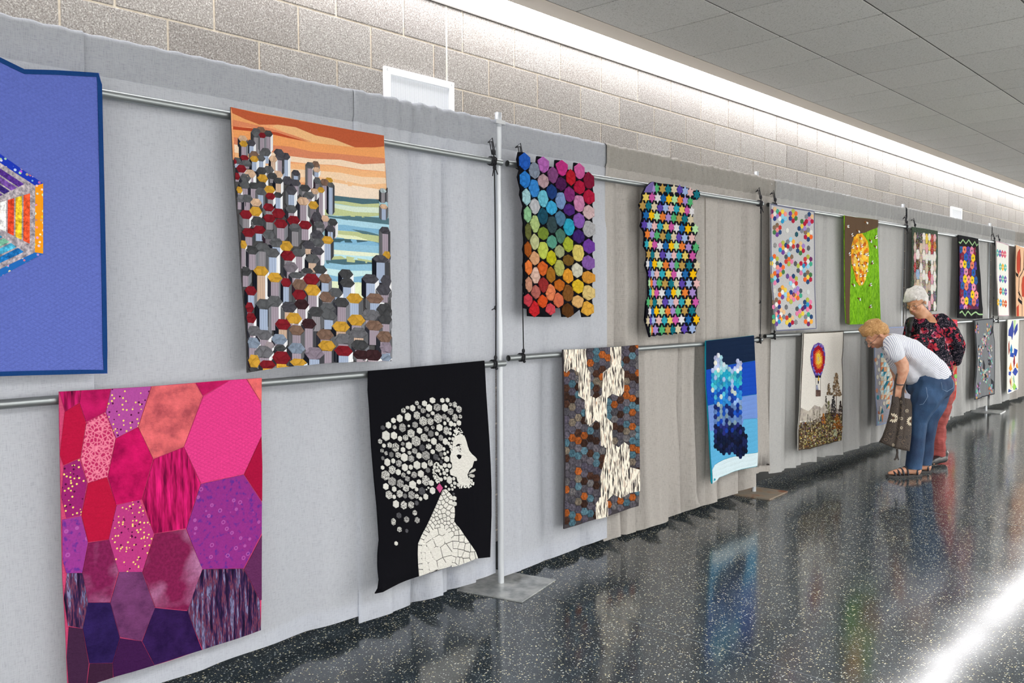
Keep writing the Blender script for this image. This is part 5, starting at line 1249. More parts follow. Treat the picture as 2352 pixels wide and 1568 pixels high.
# ================================================================ far quilts
Wc = (2060, 460, 5.226)
q = Quilt('scrappy patchwork hexagon quilt with a dark green border, behind the white haired woman',
   [(186, 318), (340, 340), (490, 368), (492, 500), (494, 700), (488, 1000), (484, 1200), (478, 1330), (320, 1330), (176, 1330), (176, 1010), (186, 700), (188, 400)], '#3f4b40', Wc, amp=.01, lam=.6, seed=101, mat=fab('scrap'), thick=.01)
cols = ['#e3e0d8', '#4f5c78', '#c8b79a', '#a82f30', '#e3e0d8', '#8a7a72', '#d09aa6', '#e3e0d8', '#54422f', '#b9703a', '#c9b9ac', '#5c5866', '#d9c04a', '#87a6c8', '#3c4a42', '#e3e0d8', '#b5a08c', '#d8a0a8']
xs = [(202, 228), (228, 270), (270, 304), (304, 340), (340, 372), (372, 404), (404, 436), (436, 468)]
for ci, (xa, xb) in enumerate(xs):
    y = 385+ci*4-(40 if ci % 2 else 0)
    while y < 1320:
        hh = 118; ya, yb = max(y, 378+ci*4), min(y+hh, 1325)
        if yb-ya > 25:
            m = 7
            q.patch([(xa+m, ya), (xb-m, ya), (xb+4, (ya+yb)/2), (xb-m, yb), (xa+m, yb), (xa-4, (ya+yb)/2)] if yb-ya > 80 else [(xa, ya), (xb, ya), (xb, yb), (xa, yb)], rg.choice(cols), fab('calico'), 'hexagon_patch', lift=.005)
        y += hh+2
q = Quilt('narrow black bordered quilt of bright flowers with pale green zigzag bands, upper right',
   [(738, 414), (860, 436), (978, 458), (984, 600), (990, 760), (1004, 900), (1015, 1100), (1035, 1300), (1036, 1418), (900, 1422), (740, 1412), (745, 1200), (748, 900), (744, 600)], '#17171b', Wc, amp=.012, lam=.5, seed=111, thick=.01)
INN = [(748, 546), (938, 572), (946, 880), (960, 1110), (984, 1306), (860, 1306), (752, 1300), (752, 900)]
q.patch(INN, '#5f2a4c', fab(), 'centre_ground', lift=.003, big=True)
fc = ['#e7c41c', '#4f3a94', '#2257a8', '#e48a90', '#dd7a5c', '#7c1f3c', '#e7c41c', '#2b5a9c', '#d98aa6', '#5a3f9c']
k = 0
for r in range(9):
    for c in range(5):
        x = 768+44*c+(14 if r % 2 else 0)+(r-4)*1.5; y = 585+88*r+6*c; k += 1
        if not inside(INN, x, y): continue
        col = fc[(k*7+r*3) % 10]; pl = []
        for i in range(6):
            a = i*pi/3+.5; cx_, cy_ = x+15*cos(a), y+32*sin(a)
            pp_ = hexa((cx_, cy_), 21, 42, False); pp_ = [(min(max(u, 750), 938+(v-572)*.06), min(max(v, 552), 1304)) for u, v in pp_]
            if abs(area2(pp_)) > 60: pl.append((pp_, col))
        pl.append((hexa((x, y), 15, 36, False), '#26443c' if col != '#7c1f3c' else '#5a5a5c'))
        q.multi(pl, 'flower_patch', lift=.0085+.0006*(k % 4), th=.006)
q.strip([(742, 500), (758, 515), (790, 472), (825, 520), (860, 475), (902, 540), (932, 495), (955, 545), (972, 525)], .016, '#9cc08c', 'zigzag_band', lift=.006)
q.strip([(752, 1350), (780, 1330), (818, 1385), (850, 1330), (890, 1378), (940, 1340), (985, 1368), (1030, 1368)], .018, '#9cc08c', 'zigzag_band', lift=.006)
q = Quilt('narrow white quilt with rows of small rainbow flowers, upper right', [(1192, 488), (1270, 510), (1342, 536), (1340, 700), (1340, 1000), (1342, 1200), (1346, 1384), (1280, 1388), (1222, 1386), (1212, 1200), (1200, 900), (1196, 640)], '#e4e4de', Wc, amp=.01, lam=.5, seed=121)
q.binding('#c9a0b0', .008)
for r in range(6):
    for c in range(4):
        x = 1206+30*c+(2 if r % 2 else 0)+r*2.2; y = (630, 790, 932, 1080, 1222, 1320)[r]+c*6
        if r == 5 or (r in (1, 2, 3) and c == 0): continue
        col = rg.choice(['#e08a4c', '#4f9ccf', '#d9607a', '#6a5aa8', '#a6c84c', '#e8b63c', '#cf5a3c', '#5ab9b0'])
        q.multi([(hexa((x+9*cos(i*pi/3+.5), y+30*sin(i*pi/3+.5)), 11, 32, False), col) for i in range(6)]+[(hexa((x, y), 8, 26, False), '#f0e4c0')], 'flower_patch', lift=.004)
q = Quilt('peach quilt with red ovals and black branching lines at the right edge of the picture', [(1436, 536), (1480, 556), (1640, 600), (1645, 900), (1640, 1392), (1436, 1392), (1432, 1100), (1428, 800)], '#e0b592', Wc, amp=.01, lam=.5, seed=131)
for p in ([(1450, 620), (1472, 585), (1480, 650), (1474, 850), (1455, 890), (1438, 830), (1440, 680)], [(1505, 930), (1530, 900), (1535, 1100), (1520, 1160), (1500, 1150), (1495, 1020)], [(1438, 1280), (1460, 1250), (1462, 1390), (1440, 1390)], [(1590, 700), (1620, 680), (1620, 880), (1595, 900)]):
    q.patch(p, '#c24a34', fab(), 'oval_patch', lift=.005)
for p in ([(1474, 585), (1482, 700), (1480, 850)], [(1526, 600), (1520, 820), (1465, 930), (1460, 1080), (1500, 1200)], [(1520, 820), (1540, 860)], [(1455, 1100), (1470, 1140), (1462, 1180)], [(1500, 1240), (1498, 1390)], [(1540, 600), (1560, 900), (1600, 1000)]):
    q.strip(p, .012, '#1d1a1c', 'branch_strip', lift=.006)
q.patch([(1455, 1170), (1500, 1215), (1496, 1250), (1452, 1200)], '#1d1a1c', fab(), 'leaf_patch', lift=.007)
q.patch([(1424, 860), (1455, 890), (1452, 925), (1430, 900)], '#1d1a1c', fab(), 'leaf_patch', lift=.007)
# lower row, far
Xc = (2160, 700, 5.226)
q = Quilt('red multicoloured print quilt with rounded corners, hanging behind the women', [(60, 168), (120, 172), (200, 180), (204, 350), (200, 600), (192, 850), (188, 1040), (178, 1120), (150, 1165), (100, 1195), (0, 1215), (0, 400)], '#c8433a', Xc, amp=.006, lam=.5, seed=141)
q.binding('#cf4a3c', .02)
for i in range(60):
    x, y = rg.uniform(20, 178), rg.uniform(205, 1150)
    if y > 1090 and x > 140: continue
    q_c = rg.choice(['#e6d84c', '#e07aa0', '#cfd2dc', '#3c3f5c', '#7fc05c', '#e58a3c', '#e6c8d0', '#d84a6a', '#4f6fb0', '#efe9e0'])
    q.patch(hexa((x, y), 34, 60, False), q_c, fab('calico'), 'print_patch', lift=.0045+.0001*i)
q = Quilt('grey quilt with dark shadowed clusters of tiny coloured blocks, lower right', [(412, 182), (500, 170), (634, 160), (632, 300), (650, 440), (652, 700), (648, 1074), (500, 1105), (498, 1115), (414, 1138), (412, 1000), (430, 800), (440, 650), (425, 400)], '#75787c', Xc, amp=.008, lam=.4, seed=151, mat=fab('plain', 'crease'))
q.binding('#2e2e36', .012)
for p in ([(440, 205), (455, 240), (450, 330), (440, 260)], [(598, 320), (625, 250), (632, 330), (596, 372)], [(605, 880), (640, 920), (642, 1010), (612, 1000)], [(448, 930), (468, 980), (470, 1060), (450, 1030)],
          [(520, 350), (545, 400), (550, 480), (525, 470)], [(570, 640), (600, 655), (605, 730), (575, 720)], [(465, 640), (480, 720), (478, 790), (462, 760)], [(515, 660), (535, 720), (530, 800), (512, 760)], [(530, 820), (560, 850), (545, 880), (525, 860)]):
    q.patch(p, '#34353b', fab(), 'shadow_patch', lift=.004)
CL = []
for i in range(150):
    a = rg.uniform(0, 6.28); r_ = rg.uniform(.35, 1)**.7; x, y = 535+88*r_*cos(a), 640+300*r_*sin(a)
    CL.append((hexa((x, y), 11, 30, False), rg.choice(['#9fb6c4', '#7f9fb0', '#c48a6a', '#7fc4ac', '#cfc9b0', '#a87f9c', '#5f8f8a', '#8a8fc0', '#d9a0a0', '#e0e0d8', '#3f4450'])))
for cx_, cy_, n_ in ((580, 290, 12), (600, 1010, 16), (448, 1070, 10), (430, 300, 8), (450, 990, 6)):
    for i in range(n_):
        CL.append((hexa((cx_+rg.uniform(-22, 22), cy_+rg.uniform(-55, 55)), 12, 34, False), rg.choice(['#7fc4b0', '#5fa89c', '#c46a5a', '#cfc9b0', '#9f86c0', '#d9a86a'])))
for i, c in enumerate(CL): q.patch(c[0], c[1], fab(), 'block_patch', lift=.0055)
q = Quilt('white quilt with blue, red and green diamonds, lowest row at the right edge', [(808, 176), (880, 176), (945, 178), (935, 400), (930, 700), (934, 1010), (870, 1040), (800, 1068), (802, 800), (804, 500)], '#e2e2da', Xc, amp=.008, lam=.4, seed=161)
q.binding('#f0efe8', .01)
for c, p in (('#3a4a9c', [(845, 250), (862, 190), (868, 190), (878, 310), (860, 420), (850, 380), (815, 370), (820, 300)]), ('#3a4a9c', [(880, 320), (905, 250), (925, 220), (924, 300), (890, 370)]), ('#b9dc9c', [(878, 180), (905, 180), (895, 270), (880, 300)]),
             ('#a34a3c', [(815, 470), (825, 430), (830, 560), (818, 600)]), ('#2f7fb5', [(850, 470), (865, 540), (850, 600), (832, 540)]), ('#2a4aa8', [(885, 520), (925, 540), (905, 620), (880, 590)]), ('#2a4aa8', [(840, 570), (880, 580), (878, 630), (835, 620)]), ('#9c2f3c', [(890, 600), (895, 700), (880, 760), (872, 680)]),
             ('#e8962c', [(845, 690), (860, 770), (838, 800), (822, 760)]), ('#e8962c', [(920, 690), (932, 760), (915, 760), (905, 730)]), ('#3f55b0', [(900, 750), (930, 800), (900, 850), (862, 810)]), ('#8fb89c', [(878, 840), (892, 930), (880, 940), (868, 880)]), ('#9cd060', [(880, 930), (912, 990), (885, 1025), (860, 985)]), ('#2f4f9c', [(905, 990), (925, 1010), (890, 1022)]), ('#2f4f9c', [(820, 1010), (860, 1030), (815, 1050)]), ('#a34a3c', [(835, 880), (845, 930), (842, 970), (830, 920)]), ('#3f55b0', [(822, 800), (850, 800), (838, 850), (820, 840)]), ('#e9d9a0', [(855, 850), (862, 960), (845, 1010), (838, 900)])):
    q.patch(p, c, fab(), 'diamond_patch', lift=.004)
# quilt the women are studying (mostly hidden)
Gc2 = (1980, 840, 5.808)
q = Quilt('lavender grey quilt with cream ovals and orange and teal triangles, before the bending woman', [(165, -490), (400, -520), (660, -525), (660, 200), (640, 600), (350, 760), (192, 800), (195, 600), (180, 420), (178, 200), (168, 0)], '#9b9ba6', Gc2, amp=.009, lam=.5, seed=171, mat=fab('plain', 'crease'))
q.binding('#8d9cc0', .01)
for (x, y) in ((222, 50), (205, 150), (230, 230), (250, 320), (240, 130), (280, 400), (315, 370), (290, 500), (325, 490), (360, 470), (215, -120), (195, -40)):
    q.patch([(x+17*cos(a*pi/4), y+32*sin(a*pi/4)) for a in range(8)], '#d3d0c4', fab(), 'oval_patch', lift=.004)
for (x, y) in ((210, 420), (180, -80), (195, 330)):
    q.patch([(x+17*cos(a*pi/4), y+32*sin(a*pi/4)) for a in range(8)], rg.choice(['#c88a6a', '#c88a6a', '#3f8a9c']), fab(), 'oval_patch', lift=.004)
tri = ['#d98a5c', '#2f7f96', '#d9d3c0', '#cfe3e6', '#8cc4d6', '#e0a880', '#d9d3c0']
for r in range(13):
    for c in range(4):
        x, y = 265+40*c, -140+62*r
        if y > 400 and c > 2: continue
        if y > 560: continue
        if y > 420 and c < 2: continue
        c1, c2 = rg.choice(tri), rg.choice(tri)
        q.patch([(x-18, y-30), (x+18, y-30), (x-18, y+30)], c1, fab(), 'triangle_patch', lift=.005); q.patch([(x+18, y-28), (x+18, y+30), (x-16, y+30)], c2, fab(), 'triangle_patch', lift=.005)
for c, p in (('#d9d3c0', [(235, 535), (262, 545), (240, 640)]), ('#c87a5a', [(215, 600), (240, 640), (212, 640)]), ('#2f6f80', [(265, 560), (285, 620), (250, 640)]), ('#d9d3c0', [(215, 650), (245, 650), (230, 740)]), ('#d98a5c', [(255, 650), (282, 650), (268, 750)]), ('#2f7f96', [(245, 660), (254, 740), (238, 735)]), ('#8cc4d6', [(205, 740), (225, 745), (210, 790)])):
    q.patch(p, c, fab(), 'triangle_patch', lift=.005)
# ================================================================ PEOPLE
class Fig:
    def __init__(s, label, foot_px, name='person'):
        d = ray(*foot_px); t = -EYE/d.z; s.o = Vector((d.x*t, d.y*t, 0)); s.D = d.dot(FW)*t
        s.root = empty(name, label, 'person' if name == 'person' else 'bag', s.o); s.root.rotation_euler = (0, 0, YAW)
        s.inv = (Matrix.Translation(s.o) @ Matrix.Rotation(YAW, 4, 'Z')).inverted()
    def p(s, px, py, dd=0):
        d = ray(px, py); return s.inv @ (Vector((0, 0, EYE)) + d*(s.D+dd))
def uvball(n=10, m=7):
    vs = [(0, 0, 1)]; fs = []
    for i in range(1, m):
        for k in range(n): vs.append((sin(pi*i/m)*cos(2*pi*k/n), sin(pi*i/m)*sin(2*pi*k/n), cos(pi*i/m)))
    vs.append((0, 0, -1)); L = len(vs)-1
    for k in range(n): fs.append((0, 1+k, 1+(k+1) % n)); fs.append((L, 1+(m-2)*n+(k+1) % n, 1+(m-2)*n+k))
    for i in range(m-2):
        for k in range(n): a = 1+i*n+k; b = 1+i*n+(k+1) % n; fs.append((a, a+n, b+n, b))
    return [Vector(v) for v in vs], fs
UB = uvball()
class Blob:
    """overlapping ellipsoids melted into one continuous surface"""
    def __init__(s): s.v = []; s.f = []
    def ell(s, c, r, basis=None):
        r = r if isinstance(r, (tuple, list)) else (r, r, r); n = len(s.v)
        for v in UB[0]:
            q = Vector((v.x*r[0], v.y*r[1], v.z*r[2])); q = basis @ q if basis else q; s.v.append(Vector(c)+q)
        s.f += [tuple(i+n for i in f) for f in UB[1]]
    def chain(s, pts, lat=1.0, ax=None):
        """pts: [(Vector, radius)]; lat widens along local y (sideways)"""
        for i in range(len(pts)-1):
            (a, ra), (b, rb) = pts[i], pts[i+1]; L = (Vector(b)-Vector(a)).length; k = max(2, int(L/(min(ra, rb)*.35)))
            for j in range(k+(1 if i == len(pts)-2 else 0)):
                t = j/k; r = ra+(rb-ra)*t; s.ell(Vector(a).lerp(Vector(b), t), (r, r*lat, r))
    def build(s, name, mat, parent, vox=.008, smooth=8, disp=None):
        me = bpy.data.meshes.new('tmp'); me.from_pydata([tuple(v) for v in s.v], [], s.f)
        o = bpy.data.objects.new('tmp', me); COL.objects.link(o)
        m = o.modifiers.new('r', 'REMESH'); m.mode = 'VOXEL'; m.voxel_size = vox
        m = o.modifiers.new('s', 'SMOOTH'); m.iterations = smooth; m.factor = .5
        dg = bpy.context.evaluated_depsgraph_get(); me2 = bpy.data.meshes.new_from_object(o.evaluated_get(dg)); me2.name = name
        bpy.data.objects.remove(o); bpy.data.meshes.remove(me)
        me2.materials.clear(); me2.materials.append(mat)
        if disp:
            for v in me2.vertices: v.co = disp(v.co)
        me2.polygons.foreach_set('use_smooth', [True]*len(me2.polygons))
        return link(name, me2, parent)
def skin(name, c1, c2):
    m, nt, b = newmat(name, .5); co = objco(nt, geo=False)
    nt.links.new(ramp(nt, noise(nt, co, 22, 3), [(.35, c2), (.65, c1)]), b.inputs['Base Color'])
    b.inputs['Subsurface Weight'].default_value = .08; b.inputs['Subsurface Radius'].default_value = (.01, .004, .002); return m
SKA = skin('fair_skin', '#cf9f84', '#bd8468'); SKB = skin('light_skin', '#c99878', '#b8825f')
def hairm(name, c1, c2, c3):
    m, nt, b = newmat(name, .55); co = objco(nt, (.55, 1.3, .8), geo=False); n1 = noise(nt, co, 85, 5, .75, 1.2)
    nt.links.new(ramp(nt, n1, [(.33, c3), (.5, c2), (.66, c1)]), b.inputs['Base Color']); bump(nt, b, n1, .9, .01); return m
def headbasis(f, up, side):
    f = Vector(f).normalized(); l = Vector(up).cross(f).normalized(); u = f.cross(l)
    return Matrix((f, l, u)).transposed()
def head(bl, c, B, k=1.0):
    def e(x, y, z, rx, ry, rz): bl.ell(Vector(c)+B @ Vector((x*k, y*k, z*k)), (rx*k, ry*k, rz*k), B)
    e(-.012, 0, .03, .093, .075, .088)      # cranium
    e(.022, 0, -.03, .070, .062, .080)      # face
    e(.045, 0, -.078, .036, .036, .030)     # chin
    e(.01, 0, -.062, .058, .055, .040)      # jaw
    e(.083, 0, .015, .014, .045, .012)      # brow
    for t in range(4): e(.088+.0085*t, 0, .006-.013*t, .011, .0085+.0015*t, .011)   # nose
    for s_ in (-1, 1):
        e(.066, s_*.035, -.028, .024, .022, .022)  # cheeks
        e(-.005, s_*.078, -.012, .016, .010, .028) # ears
        e(.105, s_*.010, -.036, .009, .008, .007)
    for s_ in (-1, 1):
        e(.0765, s_*.030, .001, .0135, .017, .0075); e(.074, s_*.030, -.019, .012, .016, .006)
    e(.089, 0, -.056, .011, .024, .006); e(.086, 0, -.067, .011, .021, .007)
LIP, _, _ = newmat('lip_tone', .5, '#a8584e'); EYEW, _, _ = newmat('eye_white', .3, '#e8e2da'); IRIS, _, _ = newmat('iris', .2, '#3c4a52'); BROW, _, _ = newmat('eyebrow', .8, '#9a7a5c')
def face_parts(root, c, B, k, frame_mat, lens=True):
    def P(x, y, z): return Vector(c)+B @ Vector((x*k, y*k, z*k))
    m = MB()
    for s_ in (-1, 1): m.ball(P(.082, s_*.030, -.006), .0095*k, n=8, m=6)
    for s_, q_ in ((-1, 0), (1, 1)):
        m = MB(); m.ball(P(.0775, s_*.030, -.008), .0095*k, n=10, m=8); e = m.build('eye', EYEW, root, True)
        m = MB(); m.ball(P(.0850, s_*.030, -.0105), .0040*k, n=8, m=4); m.build('iris', IRIS, e, True)
        m = MB(); m.tube([P(.092, s_*.014, .016), P(.090, s_*.030, .022), P(.080, s_*.046, .016)], .0028*k, 6); m.build('eyebrow', BROW, root, True)
    m = MB(); m.tube([P(.092, -.022, -.060), P(.100, -.008, -.059), P(.100, .008, -.059), P(.092, .022, -.060)], .0035*k, 6); m.build('mouth', LIP, root, True)
    g = MB()
    for s_ in (-1, 1):
        ring = [P(.108-.012*abs(cos(a)*.021*1+s_*.030*1 if False else 0), s_*.031+.022*cos(a), -.012+.016*sin(a)) for a in [i*pi/6 for i in range(13)]]
        g.tube(ring, .0014*k, 5, caps=False)
        g.tube([P(.106, s_*.053, -.004), P(.06, s_*.078, .002), P(.0, s_*.083, .008), P(-.012, s_*.083, -.006)], .0016*k, 5)
    g.tube([P(.108, -.010, -.006), P(.113, 0, -.004), P(.108, .010, -.006)], .0014*k, 5)
    return g.build('eyeglasses', frame_mat, root, True)
def hand(bl, w, d, n, k=1.0, curl=.9):
    """w wrist, d direction of fingers, n palm normal; five fingers that curl towards n"""
    d = Vector(d).normalized(); n = Vector(n); n = (n-d*n.dot(d)).normalized(); s_ = d.cross(n); w = Vector(w)
    B = Matrix((d, s_, n)).transposed()
    bl.ell(w+d*.045*k, (.050*k, .038*k, .016*k), B)
    for i, (off, L) in enumerate(((-.028, .062), (-.010, .074), (.009, .070), (.027, .055))):
        a = w+d*.085*k+s_*off*k; r = .0085*k
        p1 = a+(d*cos(curl*.5)+n*sin(curl*.5))*L*.42*k; p2 = p1+(d*cos(curl*1.3)+n*sin(curl*1.3))*L*.33*k; p3 = p2+(d*cos(curl*2.0)+n*sin(curl*2.0))*L*.25*k
        bl.chain([(w+d*.05*k+s_*off*.8*k, r), (a, r), (p1, r*.95), (p2, r*.88), (p3, r*.8)])
    t0 = w+d*.02*k-s_*.030*k; t1 = t0+(d*.6-s_*.6+n*.4)*.038*k; t2 = t1+(d*.8-s_*.1+n*.6)*.030*k
    bl.chain([(t0, .012*k), (t1, .010*k), (t2, .0088*k)])
# ---------------------------------------------------------------- woman bending forward
A_ = Fig('woman with reddish blond hair bending forward in striped white top and blue jeans', (2080, 1092))
pa = A_.p
fh = (-.72, .02, -.70); uh = (-.66, -.05, .75)
BA = headbasis(fh, uh, 1); ca = pa(2012, 768, -.02)
bl = Blob(); head(bl, ca, BA, 1.0)
bl.chain([(pa(2022, 777), .058), (pa(2036, 783), .062), (pa(2050, 790), .075)])
bl.chain([(pa(2056, 795), .09), (pa(2080, 806), .105), (pa(2108, 826), .115), (pa(2135, 850), .12), (pa(2148, 872), .12)], 1.35)
# near arm
bl.chain([(pa(2048, 790, -.17), .060), (pa(2058, 812, -.19), .060), (pa(2073, 836, -.19), .052), (pa(2074, 848, -.19), .050), (pa(2071, 868, -.18), .038), (pa(2066, 888, -.17), .027)])
hand(bl, pa(2066, 886, -.17), (-.1, .1, -1), (0, 1, 0), .95, .9)
# far arm
bl.chain([(pa(2052, 790, .17), .056), (pa(2050, 818, .18), .052), (pa(2056, 845, .15), .045), (pa(2064, 885, .05), .028)])
hand(bl, pa(2064, 884, .04), (-.1, -.1, -1), (0, -1, 0), .95, .9)
# legs
bl.chain([(pa(2142, 884, -.07), .11), (pa(2120, 925, -.07), .085), (pa(2109, 965, -.06), .060), (pa(2105, 1010, -.06), .052), (pa(2100, 1072, -.05), .036)])
bl.chain([(pa(2150, 884, .12), .11), (pa(2138, 930, .12), .085), (pa(2131, 970, .12), .058), (pa(2127, 1015, .12), .050), (pa(2125, 1066, .12), .036)])
def foot(bl, heel, toe, ankle, lat=1.15):
    h, t, a = Vector(heel), Vector(toe), Vector(ankle)
    bl.chain([(a, .036), (h.lerp(a, .35), .036)]); bl.chain([(h+Vector((0, 0, .034)), .032), (h.lerp(t, .4)+Vector((0, 0, .036)), .032), (h.lerp(t, .75)+Vector((0, 0, .026)), .024), (t+Vector((0, 0, .017)), .014)], 1.35)
    bl.chain([(a, .034), (h.lerp(t, .35)+Vector((0, 0, .040)), .032)])
    f_ = (t-h).normalized(); s_ = Vector((-f_.y, f_.x, 0))
    for i in range(5): bl.ell(t+s_*(-.028+.014*i)-f_*(.010*abs(i-1.4))+Vector((0, 0, .014)), (.017, .0075, .009))
def onf(v, z=.0): v = Vector(v); v.z = z; return v
nh, nt_ = onf(pa(2107, 1090, -.03), .018), onf(pa(2043, 1088, -.06), .018)
foot(bl, nh, nt_, onf(pa(2100, 1078, -.04), .085))
fh_, ft_ = onf(pa(2130, 1086, .14), .018), onf(pa(2078, 1084, .10), .018)
foot(bl, fh_, ft_, onf(pa(2126, 1070, .13), .085))
bodyA = bl.build('body', SKA, A_.root, .0065, 5)
face_parts(A_.root, ca, BA, 1.0, newmat('dark_glasses_frame', .3, '#23262f')[0])
def hair(root, c, B, mat, ells, name='hair', k=1, amp=.004, seed=1):
    bl = Blob()
    for e in ells: bl.ell(Vector(c)+B @ Vector([a*k for a in e[:3]]), tuple(a*k for a in e[3:]), B)
    from mathutils import noise as mn
    def disp(co):
        q = B.transposed() @ co; q = Vector((q.x*.5, q.y*1.1, q.z*.8)); return co+Vector((mn.noise(q*34+Vector((seed, 0, 0))), mn.noise(q*34+Vector((0, 9, seed))), mn.noise(q*34+Vector((5, seed, 2)))))*amp*1.3+Vector((mn.noise(q*120), mn.noise(q*120+Vector((3, 3, 3))), mn.noise(q*120+Vector((8, 1, 1)))))*amp*.5
    return bl.build(name, mat, root, .006, 3, disp)
HA = hairm('reddish_blond_hair', '#dcb27c', '#c08f56', '#8d5f35')
hair(A_.root, ca, BA, HA, [(-.022, 0, .050, .095, .084, .085), (-.062, 0, .012, .062, .078, .072), (.030, 0, .085, .058, .070, .036), (-.080, 0, -.02, .034, .056, .045), (.062, 0, .070, .030, .055, .026)]+
     [(-.03, s_*.070, .028, .045, .020, .040) for s_ in (-1, 1)]+[(rg.uniform(-.09, .07), rg.uniform(-.06, .06), .10+rg.uniform(-.01, .016), .022, .018, .020) for _ in range(16)], amp=.005)
# earring
m = MB(); m.tube([ca+BA @ Vector((-.004+.008*cos(a*pi/4), .090, -.052+.014*sin(a*pi/4))) for a in range(9)], .002, 5); m.build('earring', newmat('gold', .3, '#c9a45c', .9)[0], A_.root, True)
m = MB(); m.tube([ca+BA @ Vector((-.004+.008*cos(a*pi/4), -.090, -.052+.014*sin(a*pi/4))) for a in range(9)], .002, 5); m.build('earring', bpy.data.materials['gold'], A_.root, True)
# striped top: stripes run round the body and fan out from the folded waist
STR, nt, b = newmat('striped_jersey', .85)
tc = nt.nodes.new('ShaderNodeTexCoord'); sx = nt.nodes.new('ShaderNodeSeparateXYZ'); nt.links.new(tc.outputs['Object'], sx.inputs[0])
fc_ = pa(2046, 893)
ang = math_(nt, 'ARCTAN2', math_(nt, 'SUBTRACT', sx.outputs[2], fc_.z), math_(nt, 'SUBTRACT', sx.outputs[0], fc_.x))
sn = math_(nt, 'SINE', math_(nt, 'ADD', math_(nt, 'MULTIPLY', ang, 168.0), math_(nt, 'MULTIPLY', noise(nt, tc.outputs['Object'], 7, 2), 5.0)))
nt.links.new(ramp(nt, sn, [(.30, '#dcdde3'), (.58, '#dcdde3'), (.76, '#7d86a4')]), b.inputs['Base Color'])
bump(nt, b, noise(nt, tc.outputs['Object'], 9, 3, .5, .6), .8, .02)
from mathutils import noise as mnoise
def wrinkle(a, f, dirv=(1, 1, 1)):
    dv = Vector(dirv)
    def fn(co):
        q = Vector((co.x*dv.x, co.y*dv.y, co.z*dv.z))*f; return co+Vector((mnoise.noise(q), mnoise.noise(q+Vector((7, 1, 3))), mnoise.noise(q+Vector((2, 8, 5)))))*a
    return fn
bl = Blob()
bl.chain([(pa(2050, 790), .095), (pa(2062, 797), .115), (pa(2084, 812), .135), (pa(2108, 830), .142), (pa(2132, 850), .142), (pa(2142, 862), .140)], 1.42)
bl.chain([(pa(2052, 808), .085), (pa(2066, 830), .095), (pa(2090, 858), .10)], 1.35)    # loose front
bl.ell(pa(2050, 788), (.075, .20, .075))
bl.chain([(pa(2048, 788, -.16), .074), (pa(2052, 800, -.185), .078), (pa(2057, 812, -.19), .078)])
bl.chain([(pa(2052, 788, .16), .072), (pa(2052, 808, .18), .074)])
sh = bl.build('top', STR, A_.root, .010, 6, wrinkle(.008, 9))
# trim the top at hem and sleeve ends and neck
def trim(o, cuts):
    bm = bmesh.new(); bm.from_mesh(o.data)
    for co, no, test in cuts:
        g = bm.verts[:]+bm.edges[:]+bm.faces[:]
        if test: g = [f for f in bm.faces if test(f.calc_center_median())]; g = g+list({e for f in g for e in f.edges})+list({v for f in g for v in f.verts})
        bmesh.ops.bisect_plane(bm, geom=g, plane_co=co, plane_no=no, clear_outer=True)
    bm.to_mesh(o.data); bm.free()
hem_a, hem_b = pa(2082, 893), pa(2188, 850)
hd = (hem_b-hem_a).normalized(); hn = Vector((hd.z, 0, -hd.x))    # points away from the chest
if hn.z > 0: hn = -hn
trim(sh, [(hem_a, hn, None)])
slv = pa(2057, 817, -.19)
DEN, nt, b = newmat('blue_denim', .8); co = objco(nt, geo=False); n1 = noise(nt, co, 4.5, 2, .5); n2 = noise(nt, objco(nt, (300, 300, 60), geo=False), 1, 1)
c_ = ramp(nt, n1, [(.35, '#182f50'), (.55, '#264567'), (.75, '#40608a')]); nt.links.new(mixc(nt, 1, c_, ramp(nt, n2, [(.3, (.85,)*3), (.7, (1.12,)*3)]), 'MULTIPLY'), b.inputs['Base Color'])
bump(nt, b, noise(nt, objco(nt, (1, 1, .5), geo=False), 16, 3), .5, .015)
bl = Blob()
bl.chain([(pa(2106, 855), .10), (pa(2112, 862), .118), (pa(2126, 860), .128), (pa(2142, 874), .137), (pa(2150, 884), .135)], 1.32)
bl.ell(pa(2154, 880, -.08), (.125, .115, .13)); bl.ell(pa(2154, 880, .10), (.125, .115, .13)); bl.ell(pa(2112, 890), (.10, .165, .09))
bl.chain([(pa(2142, 888, -.08), .135), (pa(2126, 915, -.08), .125), (pa(2114, 942, -.07), .098), (pa(2109, 965, -.06), .080), (pa(2106, 1010, -.06), .071), (pa(2101, 1050, -.05), .072), (pa(2099, 1072, -.05), .073)])
bl.chain([(pa(2150, 888, .12), .13), (pa(2142, 925, .12), .115), (pa(2134, 960, .12), .082), (pa(2129, 1010, .12), .067), (pa(2124, 1050, .12), .067), (pa(2122, 1066, .12), .069)])
je = bl.build('jeans', DEN, A_.root, .010, 5, wrinkle(.006, 12, (1, 1, .6)))
zc = pa(2099, 1075, -.05).z
trim(je, [(Vector((0, 0, zc)), Vector((0, 0, -1)), None), (hem_a-hn*.085, -hn, None)])
SEAM, _, _ = newmat('denim_stitching', .8, '#8fa3bd')
def surf_ln(o, pts, r, name, mat, lift=.002):
    """lay a line on the near side of a garment"""
    me = o.data; from mathutils.bvhtree import BVHTree
    bt = BVHTree.FromPolygons([v.co.copy() for v in me.vertices], [tuple(p.vertices) for p in me.polygons]); out = []
    for p in pts:
        h = bt.ray_cast(Vector((p.x, -1.5, p.z)), Vector((0, 1, 0)))
        if h[0]: out.append(h[0]+Vector((0, -lift, 0)))
    if len(out) > 1:
        m = MB(); m.tube(out, r, 5); return m.build(name, mat, A_.root, True)
def seg(pts, n=6):
    out = []
    for i in range(len(pts)-1): out += [Vector(pts[i]).lerp(Vector(pts[i+1]), t/n) for t in range(n)]
    return out+[Vector(pts[-1])]
